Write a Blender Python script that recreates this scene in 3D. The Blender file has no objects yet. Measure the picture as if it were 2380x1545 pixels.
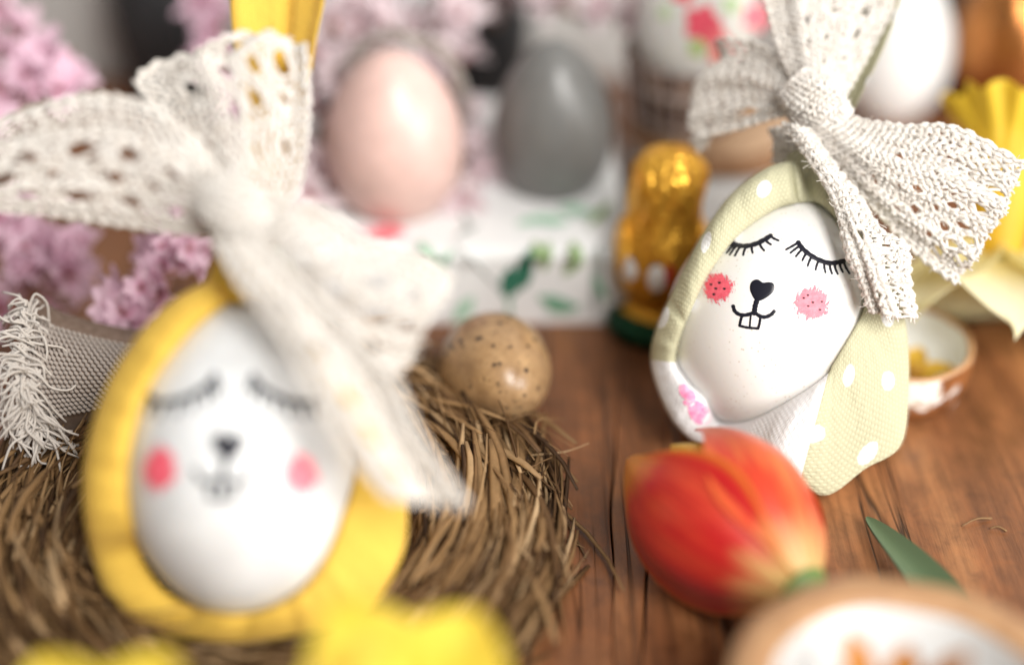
import bpy, math, random
import numpy as np
from mathutils import Vector, Matrix

# ------------------------------------------------------------------ camera, world, lamps, exposure
scene = bpy.context.scene
C = scene.collection
S = 0.01                      # everything below is written in centimetres
R = math.radians
CAM = np.array([0.0, 0.0, 23.1]); PITCH = R(36.0); LENS = 50.0
FPX = 2380 * LENS / 36.0
FWD = np.array([0, math.cos(PITCH), -math.sin(PITCH)])
UP = np.array([0, math.sin(PITCH), math.cos(PITCH)])
RIGHT = np.array([1.0, 0, 0])

cam = bpy.data.cameras.new('camera'); cam_o = bpy.data.objects.new('camera', cam); C.objects.link(cam_o)
cam_o.location = Vector(CAM * S); cam_o.rotation_euler = (R(90) - PITCH, 0, 0)
cam.lens = LENS; cam.sensor_width = 36.0; cam.clip_start = 0.01; cam.clip_end = 50
cam.dof.use_dof = True; cam.dof.focus_distance = 32.7 * S; cam.dof.aperture_fstop = 2.0
scene.camera = cam_o

world = bpy.data.worlds.new('World'); scene.world = world; world.use_nodes = True
bg = world.node_tree.nodes['Background']
bg.inputs[0].default_value = (1.0, 0.985, 0.965, 1); bg.inputs[1].default_value = 0.28


def area(name, loc, target, size, power, col, size_y=None):
    l = bpy.data.lights.new(name, 'AREA'); l.energy = power; l.color = col
    l.shape = 'RECTANGLE'; l.size = size * S; l.size_y = (size_y or size) * S
    o = bpy.data.objects.new(name, l); C.objects.link(o)
    o.location = Vector(loc) * S
    d = Vector(target) - Vector(loc)
    o.rotation_euler = d.to_track_quat('-Z', 'Y').to_euler()
    return o


area('window_light', (88, -34, 34), (0, 27, 2), 60, 13.0, (1.0, 0.97, 0.93), 60)
area('upper_window_light', (38, -40, 85), (2, 32, 2), 40, 14.0, (1.0, 0.97, 0.93), 55)

scene.view_settings.view_transform = 'Standard'
scene.view_settings.look = 'None'
scene.view_settings.exposure = 0.0
scene.view_settings.gamma = 1.0
scene.view_settings.use_curve_mapping = False
scene.render.engine = 'CYCLES'
scene.cycles.use_denoising = True
scene.cycles.max_bounces = 8
scene.cycles.transparent_max_bounces = 16
scene.cycles.caustics_reflective = False
scene.cycles.caustics_refractive = False

rng = np.random.default_rng(7)
random.seed(7)


# ------------------------------------------------------------------ helpers
def at(px, py, d):
    """point (cm) at depth d on the sight line through a spot of the 2380 x 1545 picture"""
    return CAM + d * (FWD + (px - 1190) / FPX * RIGHT + (772.5 - py) / FPX * UP)


def on_z(px, py, z=0.0):
    r = FWD + (px - 1190) / FPX * RIGHT + (772.5 - py) / FPX * UP
    return CAM + r * (z - CAM[2]) / r[2]


def on_y(px, py, y):
    r = FWD + (px - 1190) / FPX * RIGHT + (772.5 - py) / FPX * UP
    return CAM + r * (y - CAM[1]) / r[1]


ORG = {}


def thing(name, label, cat, loc, group=None):
    o = bpy.data.objects.new(name, None); C.objects.link(o)
    o.empty_display_size = 0.01
    o.location = Vector(np.array(loc, float)) * S
    o['label'] = label; o['category'] = cat
    if group: o['group'] = group
    ORG[o.name] = np.array(loc, float)
    return o


def mesh(name, verts, faces, mats, uvs=None, mat_idx=None, smooth=True, cols=None):
    me = bpy.data.meshes.new(name)
    v = np.asarray(verts, float) * S
    me.from_pydata(v.tolist(), [], [tuple(int(i) for i in f) for f in faces])
    if not isinstance(mats, (list, tuple)): mats = [mats]
    for m in mats: me.materials.append(m)
    if smooth: me.polygons.foreach_set('use_smooth', [True] * len(me.polygons))
    if mat_idx is not None: me.polygons.foreach_set('material_index', [int(i) for i in mat_idx])
    if uvs is not None:
        ul = me.uv_layers.new(name='UVMap')
        li = np.zeros(len(me.loops), dtype=np.int32); me.loops.foreach_get('vertex_index', li)
        ul.data.foreach_set('uv', np.asarray(uvs, float)[li].ravel())
    me.validate(); me.update()
    return me


def obj(name, verts, faces, mats, parent=None, loc=None, label=None, cat=None, group=None, kind=None, **kw):
    """verts in world cm; the object's origin is its parent's, or loc"""
    org = np.zeros(3)
    if parent is not None: org = ORG.get(parent.name, np.zeros(3))
    elif loc is not None: org = np.array(loc, float)
    me = mesh(name, np.asarray(verts, float) - org, faces, mats, **kw)
    o = bpy.data.objects.new(name, me); C.objects.link(o)
    if parent is not None: o.parent = parent
    elif loc is not None: o.location = Vector(org) * S
    ORG[o.name] = org
    if label: o['label'] = label
    if cat: o['category'] = cat
    if group: o['group'] = group
    if kind: o['kind'] = kind
    return o


def place(name, me, parent, world_loc, rot, scale=1.0):
    """a part sharing mesh data; world_loc in cm, rot an Euler or quaternion"""
    o = bpy.data.objects.new(name, me); C.objects.link(o)
    o.parent = parent
    loc = Vector(np.array(world_loc, float) - ORG[parent.name]) * S
    o.matrix_local = Matrix.LocRotScale(loc, rot, Vector((scale,) * 3))
    return o


def crom(p, n, closed=False):
    p = np.asarray(p, float)
    if closed:
        q = np.vstack([p[-1:], p, p[:2]]); seg = len(p)
    else:
        q = np.vstack([2 * p[:1] - p[1:2], p, 2 * p[-1:] - p[-2:-1]]); seg = len(p) - 1
    t = np.linspace(0, seg, n, endpoint=not closed)
    i = np.minimum(t.astype(int), seg - 1); f = (t - i)[:, None]
    a, b, c, d = q[i], q[i + 1], q[i + 2], q[i + 3]
    return 0.5 * (2 * b + (c - a) * f + (2 * a - 5 * b + 4 * c - d) * f ** 2 + (3 * b - a - 3 * c + d) * f ** 3)


class MB:
    def __init__(self): self.v = []; self.f = []; self.uv = []; self.mi = []; self.n = 0

    def add(self, v, f, uv=None, mi=0):
        v = np.asarray(v, float)
        self.v.append(v); self.f.extend([tuple(i + self.n for i in q) for q in f]); self.n += len(v)
        self.uv.append(np.zeros((len(v), 2)) if uv is None else np.asarray(uv, float))
        self.mi.extend([mi] * len(f))

    def tube(self, p, r, sides=6, ref=None, flat=1.0, cap=True, uv0=0.0, mi=0):
        p = np.asarray(p, float); n = len(p)
        r = np.broadcast_to(np.asarray(r, float), (n,))
        t = np.gradient(p, axis=0); t /= np.linalg.norm(t, axis=1)[:, None] + 1e-12
        if ref is None:
            ref = np.array([0.13, 0.21, 1.0]) if abs(t[:, 2]).mean() < 0.9 else np.array([1.0, 0.2, 0.1])
        ref = np.broadcast_to(ref, (n, 3))
        nn = ref - t * (t * ref).sum(1)[:, None]; nn /= np.linalg.norm(nn, axis=1)[:, None] + 1e-12
        b = np.cross(t, nn)
        a = np.linspace(0, 2 * math.pi, sides, endpoint=False)
        v = p[:, None, :] + r[:, None, None] * (np.cos(a)[None, :, None] * b[:, None, :] + flat * np.sin(a)[None, :, None] * nn[:, None, :])
        f = []
        for i in range(n - 1):
            for k in range(sides):
                k2 = (k + 1) % sides
                f.append((i * sides + k, i * sides + k2, (i + 1) * sides + k2, (i + 1) * sides + k))
        if cap:
            f.append(tuple(range(sides))[::-1]); f.append(tuple((n - 1) * sides + k for k in range(sides)))
        uv = np.zeros((n, sides, 2)); uv[:, :, 0] = np.linspace(0, 1, n)[:, None]; uv[:, :, 1] = uv0
        self.add(v.reshape(-1, 3), f, uv.reshape(-1, 2), mi)

    def get(self):
        return np.vstack(self.v), self.f, np.vstack(self.uv), self.mi

    def obj(self, name, mats, parent=None, **kw):
        v, f, uv, mi = self.get()
        return obj(name, v, f, mats, parent, uvs=uv, mat_idx=mi, **kw)


def grid_faces(nu, nv, closed_v=False, closed_u=False):
    f = []
    for i in range(nu if closed_u else nu - 1):
        for j in range(nv if closed_v else nv - 1):
            i2 = (i + 1) % nu; j2 = (j + 1) % nv
            f.append((i * nv + j, i * nv + j2, i2 * nv + j2, i2 * nv + j))
    return f


def lathe(prof, n=48, cx=0, cy=0, jitter=None):
    prof = np.asarray(prof, float); m = len(prof)
    a = np.linspace(0, 2 * math.pi, n, endpoint=False)
    v = np.zeros((m, n, 3))
    v[:, :, 0] = cx + prof[:, 0:1] * np.cos(a); v[:, :, 1] = cy + prof[:, 0:1] * np.sin(a); v[:, :, 2] = prof[:, 1:2]
    if jitter is not None: v = jitter(v, a)
    uv = np.zeros((m, n, 2)); uv[:, :, 0] = a / (2 * math.pi); uv[:, :, 1] = np.linspace(0, 1, m)[:, None]
    return v.reshape(-1, 3), grid_faces(m, n, closed_v=True), uv.reshape(-1, 2)


# ------------------------------------------------------------------ materials
def mat(name, col=(0.8, 0.8, 0.8), rough=0.5, metal=0.0, spec=0.5, sss=0.0, coat=0.0, sheen=0.0, trans=0.0):
    m = bpy.data.materials.new(name); m.use_nodes = True
    b = m.node_tree.nodes['Principled BSDF']
    b.inputs['Base Color'].default_value = (*col, 1)
    b.inputs['Roughness'].default_value = rough
    b.inputs['Metallic'].default_value = metal
    b.inputs['Specular IOR Level'].default_value = spec
    if sss:
        b.inputs['Subsurface Weight'].default_value = sss
        b.inputs['Subsurface Radius'].default_value = (1.0, 0.6, 0.4)
        b.inputs['Subsurface Scale'].default_value = 0.002
    if coat:
        b.inputs['Coat Weight'].default_value = coat; b.inputs['Coat Roughness'].default_value = 0.15
    if sheen:
        b.inputs['Sheen Weight'].default_value = sheen
    return m


class N:
    """small node builder"""
    def __init__(self, m): self.t = m.node_tree; self.b = self.t.nodes['Principled BSDF']

    def n(self, typ, **kw):
        x = self.t.nodes.new(typ)
        for k, v in kw.items():
            if k in x.inputs.keys() if isinstance(k, str) else False: x.inputs[k].default_value = v
            else: setattr(x, k, v)
        return x

    def link(self, a, b): self.t.links.new(a, b)

    def coord(self, which='Object', scale=(1, 1, 1), rot=(0, 0, 0), loc=(0, 0, 0)):
        tc = self.n('ShaderNodeTexCoord'); mp = self.n('ShaderNodeMapping')
        self.link(tc.outputs[which], mp.inputs[0])
        mp.inputs['Scale'].default_value = scale; mp.inputs['Rotation'].default_value = rot; mp.inputs['Location'].default_value = loc
        return mp.outputs[0]

    def noise(self, vec, scale, detail=4, rough=0.55, dist=0.0):
        x = self.n('ShaderNodeTexNoise'); self.link(vec, x.inputs['Vector'])
        x.inputs['Scale'].default_value = scale; x.inputs['Detail'].default_value = detail
        x.inputs['Roughness'].default_value = rough; x.inputs['Distortion'].default_value = dist
        return x.outputs['Fac']

    def voro(self, vec, scale, feature='F1', rand=1.0, out='Distance'):
        x = self.n('ShaderNodeTexVoronoi'); x.feature = feature; self.link(vec, x.inputs['Vector'])
        x.inputs['Scale'].default_value = scale; x.inputs['Randomness'].default_value = rand
        return x.outputs[out]

    def ramp(self, fac, stops):
        x = self.n('ShaderNodeValToRGB'); self.link(fac, x.inputs[0])
        e = x.color_ramp.elements
        while len(e) < len(stops): e.new(0.5)
        for el, (p, c) in zip(e, stops):
            el.position = p
            el.color = (*c, 1) if isinstance(c, (tuple, list)) else (c, c, c, 1)
        return x.outputs[0]

    def mix(self, fac, a, b, mode='MIX'):
        x = self.n('ShaderNodeMix', data_type='RGBA', blend_type=mode)
        for s, val in ((x.inputs[0], fac), (x.inputs[6], a), (x.inputs[7], b)):
            if hasattr(val, 'default_value') and hasattr(val, 'is_output'): self.link(val, s)
            elif isinstance(val, (tuple, list)): s.default_value = (*val, 1)
            else: s.default_value = val
        return x.outputs[2]

    def math(self, op, a, b=None, c=None):
        x = self.n('ShaderNodeMath', operation=op)
        for s, val in zip(x.inputs, (a, b, c)):
            if val is None: continue
            if hasattr(val, 'is_output'): self.link(val, s)
            else: s.default_value = val
        return x.outputs[0]

    def bump(self, h, strength=0.3, dist=0.001, prev=None):
        x = self.n('ShaderNodeBump'); x.inputs['Strength'].default_value = strength; x.inputs['Distance'].default_value = dist
        self.link(h, x.inputs['Height'])
        if prev is not None: self.link(prev, x.inputs['Normal'])
        self.link(x.outputs[0], self.b.inputs['Normal'])
        return x.outputs[0]

    def color(self, c): self.link(c, self.b.inputs['Base Color'])

    def rough(self, c): self.link(c, self.b.inputs['Roughness'])


def m_wood():
    m = mat('oiled_wood', rough=0.42, spec=0.5); k = N(m)
    tc = k.n('ShaderNodeTexCoord'); oi = k.n('ShaderNodeObjectInfo')
    sh = k.n('ShaderNodeVectorMath', operation='MULTIPLY_ADD')
    k.link(oi.outputs['Random'], sh.inputs[0]); sh.inputs[1].default_value = (0.3, 5.0, 0.0); k.link(tc.outputs['Object'], sh.inputs[2])

    def mp(scale, rz=-0.1):
        x = k.n('ShaderNodeMapping'); k.link(sh.outputs[0], x.inputs[0]); x.inputs['Scale'].default_value = scale
        x.inputs['Rotation'].default_value = (0, 0, rz); return x.outputs[0]
    big = k.noise(mp((60, 7, 1)), 1.0, 5, 0.6, 0.6)
    fine = k.noise(mp((420, 22, 1)), 1.0, 6, 0.65, 0.3)
    fibre = k.noise(mp((1500, 120, 1)), 1.0, 4, 0.7)
    cross = k.noise(mp((160, 130, 1)), 1.0, 6, 0.7, 0.5)
    col = k.ramp(big, [(0.25, (0.11, 0.040, 0.016)), (0.5, (0.25, 0.098, 0.038)), (0.72, (0.42, 0.19, 0.076))])
    col = k.mix(0.75, col, k.ramp(fine, [(0.3, (0.45, 0.42, 0.40)), (0.55, (1, 1, 1)), (0.75, (1.2, 1.15, 1.08))]), 'MULTIPLY')
    col = k.mix(0.65, col, k.ramp(cross, [(0.32, (0.5, 0.47, 0.45)), (0.5, (0.95, 0.95, 0.95)), (0.7, (1.3, 1.22, 1.12))]), 'MULTIPLY')
    crk = k.noise(mp((130, 3, 1)), 1.0, 3, 0.5, 0.35)
    crk = k.math('ABSOLUTE', k.math('SUBTRACT', crk, 0.5))
    gate = k.noise(mp((30, 4, 1)), 1.3, 2, 0.5)
    line = k.ramp(crk, [(0.0, 0.9), (0.005, 0.6), (0.013, 0.0)])
    line = k.math('MULTIPLY', line, k.ramp(gate, [(0.47, 0.0), (0.56, 1.0)]))
    col = k.mix(line, col, (0.018, 0.008, 0.005))
    k.color(col)
    k.rough(k.ramp(cross, [(0.3, 0.32), (0.7, 0.55)]))
    h = k.math('ADD', k.math('MULTIPLY', fibre, 0.35), k.math('SUBTRACT', k.math('MULTIPLY', fine, 0.6), k.math('MULTIPLY', line, 1.4)))
    k.bump(h, 0.55, 0.0006)
    return m


def m_shell(name, col, rough=0.38, speck=None, dens=0.5, coat=0.0):
    m = mat(name, col, rough, spec=0.45, sss=0.12, coat=coat); k = N(m)
    v = k.coord('Object', (1, 1, 1))
    g = k.noise(v, 900, 3, 0.5)
    k.bump(g, 0.10, 0.0003)
    if not speck:
        mot = k.noise(v, 110, 5, 0.7)
        k.color(k.mix(k.ramp(mot, [(0.35, 0.0), (0.7, 1.0)]), tuple(c * 0.90 for c in col), tuple(min(1, c * 1.06) for c in col)))
    if speck:
        d = k.voro(v, 800, 'F1', 1.0)
        gate = k.noise(v, 60, 3, 0.6)
        s = k.math('MULTIPLY', k.ramp(d, [(0.12, 1.0), (0.24, 0.0)]), k.ramp(gate, [(dens, 0.0), (dens + 0.12, 1.0)]))
        k.color(k.mix(k.math('MULTIPLY', s, 0.6), col, speck))
    return m


def m_quail():
    m = mat('quail_shell', (0.5, 0.33, 0.18), 0.28, spec=0.5, sss=0.1); k = N(m)
    v = k.coord('Object')
    base = k.ramp(k.noise(v, 140, 6, 0.7), [(0.32, (0.22, 0.125, 0.058)), (0.68, (0.46, 0.295, 0.15))])
    wv = k.n('ShaderNodeVectorMath', operation='ADD'); nz = k.n('ShaderNodeTexNoise'); k.link(v, nz.inputs['Vector']); nz.inputs['Scale'].default_value = 500
    sc = k.n('ShaderNodeVectorMath', operation='SCALE'); k.link(nz.outputs['Color'], sc.inputs[0]); sc.inputs['Scale'].default_value = 0.0009
    k.link(v, wv.inputs[0]); k.link(sc.outputs[0], wv.inputs[1])
    d1 = k.voro(wv.outputs[0], 330); g1 = k.noise(v, 130, 3, 0.6)
    s1 = k.math('MULTIPLY', k.ramp(d1, [(0.20, 1.0), (0.30, 0.0)]), k.ramp(g1, [(0.46, 0.0), (0.52, 1.0)]))
    d2 = k.voro(wv.outputs[0], 620); g2 = k.noise(v, 190, 3, 0.6)
    s2 = k.math('MULTIPLY', k.ramp(d2, [(0.14, 1.0), (0.24, 0.0)]), k.ramp(g2, [(0.46, 0.0), (0.52, 1.0)]))
    c = k.mix(k.math('MULTIPLY', s2, 0.6), base, (0.10, 0.065, 0.04))
    c = k.mix(k.math('MULTIPLY', s1, 0.92), c, (0.035, 0.022, 0.018))
    k.color(c); k.bump(k.noise(v, 1500, 2), 0.12, 0.0002)
    return m


def m_napkin(name, col, dots=False, floral=False, emboss=0.092):
    """paper napkin, UV in centimetres: tiny embossed dots, printed spots or roses"""
    m = mat(name, col, 0.85, spec=0.2, sheen=0.1); k = N(m)
    uv = k.coord('UV')
    sx = k.n('ShaderNodeSeparateXYZ'); k.link(uv, sx.inputs[0])

    def cells(px, py, ox=0.0, oy=0.0):
        row = k.math('FLOOR', k.math('DIVIDE', k.math('ADD', sx.outputs[1], oy), py))
        off = k.math('MULTIPLY', k.math('MODULO', k.math('ABSOLUTE', row), 2.0), 0.5)
        fx = k.math('SUBTRACT', k.math('FRACT', k.math('ADD', k.math('DIVIDE', k.math('ADD', sx.outputs[0], ox), px), off)), 0.5)
        fy = k.math('SUBTRACT', k.math('FRACT', k.math('DIVIDE', k.math('ADD', sx.outputs[1], oy), py)), 0.5)
        return k.math('SQRT', k.math('ADD', k.math('POWER', k.math('MULTIPLY', fx, px), 2.0), k.math('POWER', k.math('MULTIPLY', fy, py), 2.0)))
    e = cells(emboss * 1.15, emboss)
    dot = k.ramp(k.math('DIVIDE', e, emboss), [(0.15, 1.0), (0.40, 0.0)])
    base = k.mix(k.math('MULTIPLY', dot, 0.5), col, tuple(min(1, c * 1.25 + 0.08) for c in col))
    if dots:
        d = cells(1.95, 0.95, 0.3, 0.25)
        wob = k.math('MULTIPLY', k.noise(uv, 6, 3), 0.06)
        base = k.mix(k.ramp(k.math('ADD', d, wob), [(0.225, 1.0), (0.25, 0.0)]), base, (0.86, 0.86, 0.84))
    if floral:
        n1 = k.noise(k.coord('UV', loc=(floral, 0, 0)), 0.75, 3, 0.6)
        pet = k.voro(uv, 3.0)
        fac = k.math('MULTIPLY', k.ramp(n1, [(0.52, 0.0), (0.54, 1.0)]), k.ramp(pet, [(0.45, 1.0), (0.52, 0.0)]))
        tone = k.mix(k.noise(uv, 14, 2), (0.80, 0.22, 0.40), (0.93, 0.55, 0.68))
        base = k.mix(fac, base, tone)
    k.color(base)
    wr = k.noise(uv, 1.6, 5, 0.6)
    p = k.bump(wr, 0.4, 0.002)
    k.bump(dot, 0.35, 0.0006, prev=p)
    # thin paper lets a little light through
    tr = k.n('ShaderNodeBsdfTranslucent'); k.link(base, tr.inputs['Color'])
    ms = k.n('ShaderNodeMixShader'); ms.inputs[0].default_value = 0.18
    out = k.t.nodes['Material Output']
    k.link(k.b.outputs[0], ms.inputs[1]); k.link(tr.outputs[0], ms.inputs[2]); k.link(ms.outputs[0], out.inputs['Surface'])
    return m


def m_thread(name, c1, c2):
    m = mat(name, c1, 0.9, spec=0.15, sheen=0.3); k = N(m)
    v = k.coord('Object')
    k.color(k.ramp(k.noise(v, 350, 4, 0.6), [(0.3, c2), (0.6, c1)]))
    k.bump(k.noise(v, 2600, 3, 0.7), 0.6, 0.0004)
    tr = k.n('ShaderNodeBsdfTranslucent'); tr.inputs['Color'].default_value = (*c1, 1)
    ms = k.n('ShaderNodeMixShader'); ms.inputs[0].default_value = 0.22
    k.link(k.b.outputs[0], ms.inputs[1]); k.link(tr.outputs[0], ms.inputs[2]); k.link(ms.outputs[0], k.t.nodes['Material Output'].inputs['Surface'])
    return m


def m_petal(name, base, tip, edge=None, vein=0.15, trans=0.3, rough=0.5, stops=(0.1, 0.45), patch=None):
    """UV: x across 0..1, y from base to tip"""
    m = mat(name, base, rough, spec=0.35, sheen=0.1); k = N(m)
    uv = k.coord('UV'); sx = k.n('ShaderNodeSeparateXYZ'); k.link(uv, sx.inputs[0])
    w = k.math('ADD', sx.outputs[1], k.math('MULTIPLY', k.math('SUBTRACT', k.noise(k.coord('UV', (14, 2.5, 1)), 1.0, 3), 0.5), 0.35))
    c = k.ramp(w, [(stops[0], base), (stops[1], tip)])
    if patch:
        c = k.mix(k.math('MULTIPLY', k.ramp(k.noise(k.coord('UV', (5.5, 1.3, 1), loc=(0.7, 0.1, 0)), 1.0, 3, 0.6), [(0.46, 0.0), (0.66, 1.0)]), k.ramp(sx.outputs[1], [(0.12, 0.0), (0.35, 0.9)])), c, patch)
    if edge:
        s = k.math('ABSOLUTE', k.math('SUBTRACT', sx.outputs[0], 0.5))
        e = k.math('MAXIMUM', k.math('SUBTRACT', k.math('MULTIPLY', s, 2.0), 0.07), k.math('ADD', w, 0.12))
        c = k.mix(k.ramp(e, [(0.84, 0.0), (0.97, 1.0)]), c, edge)
    st = k.noise(k.coord('UV', (60, 1.5, 1)), 1.0, 3, 0.6)
    c = k.mix(vein, c, k.ramp(st, [(0.3, (0.6, 0.6, 0.6)), (0.7, (1.2, 1.2, 1.2))]), 'MULTIPLY')
    k.color(c); k.bump(st, 0.15, 0.0006)
    tr = k.n('ShaderNodeBsdfTranslucent'); k.link(c, tr.inputs['Color'])
    ms = k.n('ShaderNodeMixShader'); ms.inputs[0].default_value = trans
    k.link(k.b.outputs[0], ms.inputs[1]); k.link(tr.outputs[0], ms.inputs[2]); k.link(ms.outputs[0], k.t.nodes['Material Output'].inputs['Surface'])
    return m


def m_blush(name, col):
    """dabbed paint with ragged, streaky edges: UV centre 0.5, 0.5"""
    m = mat(name, col, 0.6, spec=0.3); k = N(m)
    uv = k.coord('UV', loc=(-0.5, -0.5, 0)); l = k.n('ShaderNodeVectorMath', operation='LENGTH'); k.link(uv, l.inputs[0])
    nz = k.noise(k.coord('UV', (15, 6, 1), rot=(0, 0, 0.5)), 1.0, 6, 0.75)
    r = k.math('ADD', k.math('MULTIPLY', l.outputs['Value'], 1.0), k.math('MULTIPLY', k.math('SUBTRACT', nz, 0.5), 0.95))
    a = k.ramp(r, [(0.35, 1.0), (0.38, 0.0)])
    tone = k.noise(k.coord('UV', (9, 9, 1)), 1.0, 4, 0.7)
    k.color(k.mix(k.ramp(tone, [(0.35, 0.0), (0.65, 1.0)]), col, tuple(min(1, c * 1.15 + 0.07) for c in col)))
    k.link(a, k.b.inputs['Alpha'])
    return m


def m_foil(name, col, rough=0.25):
    m = mat(name, col, rough, metal=0.85); k = N(m)
    v = k.coord('Object')
    n1 = k.noise(v, 160, 4, 0.6, 0.6); n2 = k.voro(v, 260, 'DISTANCE_TO_EDGE')
    k.bump(k.math('ADD', k.math('MULTIPLY', n1, 1.0), k.math('MULTIPLY', n2, 0.7)), 0.7, 0.0022)
    return m


def m_birch():
    m = mat('birch_print_ceramic', (0.82, 0.78, 0.73), 0.3, spec=0.5, coat=0.3); k = N(m)
    uv = k.coord('Object', (1, 1, 1))
    dash = k.noise(k.coord('UV', (26, 7, 1)), 1.0, 3, 0.5, 0.3)
    c = k.mix(k.ramp(dash, [(0.60, 0.0), (0.66, 1.0)]), (0.83, 0.79, 0.74), (0.42, 0.24, 0.12))
    pat = k.noise(k.coord('UV', (6, 1.2, 1), loc=(0.3, 0.2, 0)), 1.0, 3, 0.6, 0.5)
    c = k.mix(k.ramp(pat, [(0.47, 0.0), (0.51, 1.0)]), c, k.ramp(k.noise(uv, 220, 4), [(0.3, (0.12, 0.04, 0.015)), (0.7, (0.34, 0.13, 0.04))]))
    k.color(c); return m


def m_straw():
    m = mat('dry_straw', (0.3, 0.2, 0.1), 0.6, spec=0.3); k = N(m)
    uv = k.coord('UV'); sx = k.n('ShaderNodeSeparateXYZ'); k.link(uv, sx.inputs[0])
    c = k.ramp(sx.outputs[1], [(0.0, (0.04, 0.019, 0.008)), (0.35, (0.14, 0.074, 0.030)), (0.75, (0.31, 0.185, 0.082)), (1.0, (0.56, 0.39, 0.22))])
    st = k.noise(k.coord('Object', (1, 1, 1)), 500, 4, 0.7)
    c = k.mix(0.5, c, k.ramp(st, [(0.3, (0.6, 0.58, 0.55)), (0.7, (1.15, 1.12, 1.1))]), 'MULTIPLY')
    k.color(c); k.bump(st, 0.4, 0.0006); return m


def m_noisy(name, c1, c2, scale, rough=0.7, spec=0.3, bump=0.3, metal=0.0):
    m = mat(name, c1, rough, spec=spec, metal=metal); k = N(m)
    n = k.noise(k.coord('Object'), scale, 5, 0.6)
    k.color(k.ramp(n, [(0.3, c1), (0.7, c2)]))
    if bump: k.bump(n, bump, 0.001)
    return m


def m_plaid():
    m = mat('brown_plaid_paper', (0.2, 0.12, 0.09), 0.8, spec=0.2); k = N(m)
    uv = k.coord('UV'); sx = k.n('ShaderNodeSeparateXYZ'); k.link(uv, sx.inputs[0])

    def band(o, n, w):
        return k.ramp(k.math('FRACT', k.math('MULTIPLY', o, n)), [(w, 1.0), (w + 0.06, 0.0)])
    a = band(sx.outputs[0], 12, 0.45); b = band(sx.outputs[1], 4, 0.45)
    c = k.mix(a, (0.24, 0.155, 0.115), (0.12, 0.068, 0.046))
    c = k.mix(k.math('MULTIPLY', b, 0.65), c, (0.06, 0.032, 0.022))
    c = k.mix(band(sx.outputs[1], 8, 0.10), c, (0.62, 0.52, 0.48))
    c = k.mix(band(sx.outputs[0], 24, 0.10), c, (0.58, 0.46, 0.43))
    k.color(c); return m


WOOD = m_wood()
WHITE_SHELL = m_shell('speckled_white_shell', (0.86, 0.845, 0.82), 0.36, (0.50, 0.40, 0.30), 0.47)
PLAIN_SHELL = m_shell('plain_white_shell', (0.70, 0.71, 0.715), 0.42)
INK = mat('black_marker_ink', (0.006, 0.006, 0.014), 0.32, spec=0.5)
BLUSH = m_blush('pink_blush_paint', (0.78, 0.09, 0.14))
BLUSH_L = m_blush('light_pink_blush_paint', (0.90, 0.17, 0.22))
GREEN_NAP = m_napkin('pale_green_napkin', (0.575, 0.555, 0.375), dots=True)
WHITE_NAP = m_napkin('white_napkin', (0.86, 0.85, 0.86))
YELLOW_NAP = m_napkin('yellow_napkin', (0.86, 0.55, 0.085))
FLORAL_NAP = m_napkin('floral_napkin', (0.80, 0.80, 0.80), floral=3.3)
LACE = m_thread('cotton_lace_thread', (0.93, 0.89, 0.835), (0.85, 0.785, 0.71))
STRAW = m_straw()
INK_PINK = m_noisy('printed_pink', (0.80, 0.16, 0.36), (0.90, 0.45, 0.60), 900, 0.85, 0.2, 0)


# ------------------------------------------------------------------ the setting: table planks and wall
def edge_curve(x0, slope, amp, seed):
    ph = seed * 1.7
    return lambda y: x0 + slope * (y - 26) + amp * np.sin(y * 0.55 + ph) + 0.4 * amp * np.sin(y * 1.7 + 2 * ph)


ys = np.linspace(4, 47.7, 180)
BND = [(-48, 0, 0, 0, None), (-9.3, 0.02, 0.08, 1, (30, 6, 0.03)), (2.52, 0.075, 0.07, 2, (25.2, 2.6, 0.020)), (3.62, 0.15, 0.06, 3, (22.2, 2.0, 0.026)),
       (15.4, 0.10, 0.07, 4, (26, 5, 0.03)), (48, 0, 0, 5, None)]
table = obj('table_top', np.array([[x, y, z] for z in (-2.5, -0.55) for y in (4, 47.7) for x in (-48, 48)]),
            [(0, 2, 3, 1), (4, 5, 7, 6), (0, 1, 5, 4), (2, 6, 7, 3), (0, 4, 6, 2), (1, 3, 7, 5)],
            m_noisy('dark_gap_wood', (0.012, 0.006, 0.004), (0.02, 0.01, 0.006), 80), smooth=False, loc=(0, 26, 0), kind='structure')
for a, b in zip(BND[:-1], BND[1:]):
    def side(q, sgn):
        x = edge_curve(*q[:4])(ys)
        g = np.full_like(ys, 0.004)
        if q[4]: g = g + q[4][2] * np.exp(-((ys - q[4][0]) / q[4][1]) ** 4)
        return x + sgn * g
    xl = side(a, 1); xr = side(b, -1)
    cols = [(xl, -0.5), (xl, -0.035), (xl + 0.012, -0.008), (xl + 0.04, 0.0), (xr - 0.04, 0.0), (xr - 0.012, -0.008), (xr, -0.035), (xr, -0.5)]
    v = np.stack([np.stack([x, ys, np.full_like(ys, z)], 1) for x, z in cols], 1).reshape(-1, 3)
    obj('plank', v, [f[::-1] for f in grid_faces(len(ys), len(cols))], WOOD, table, smooth=False)

wall_m = m_noisy('pale_grey_wall_paint', (0.50, 0.49, 0.47), (0.54, 0.53, 0.51), 12, 0.8, 0.2, 0.05)
obj('back_wall', np.array([[-60, 47.8, -2.5], [60, 47.8, -2.5], [60, 47.8, 45], [-60, 47.8, 45], [-60, 50, -2.5], [60, 50, -2.5], [60, 50, 45], [-60, 50, 45]]),
    [(0, 1, 2, 3), (5, 4, 7, 6), (3, 2, 6, 7), (0, 3, 7, 4), (1, 5, 6, 2)], wall_m, smooth=False, loc=(0, 47.8, -2.5), kind='structure')


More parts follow.
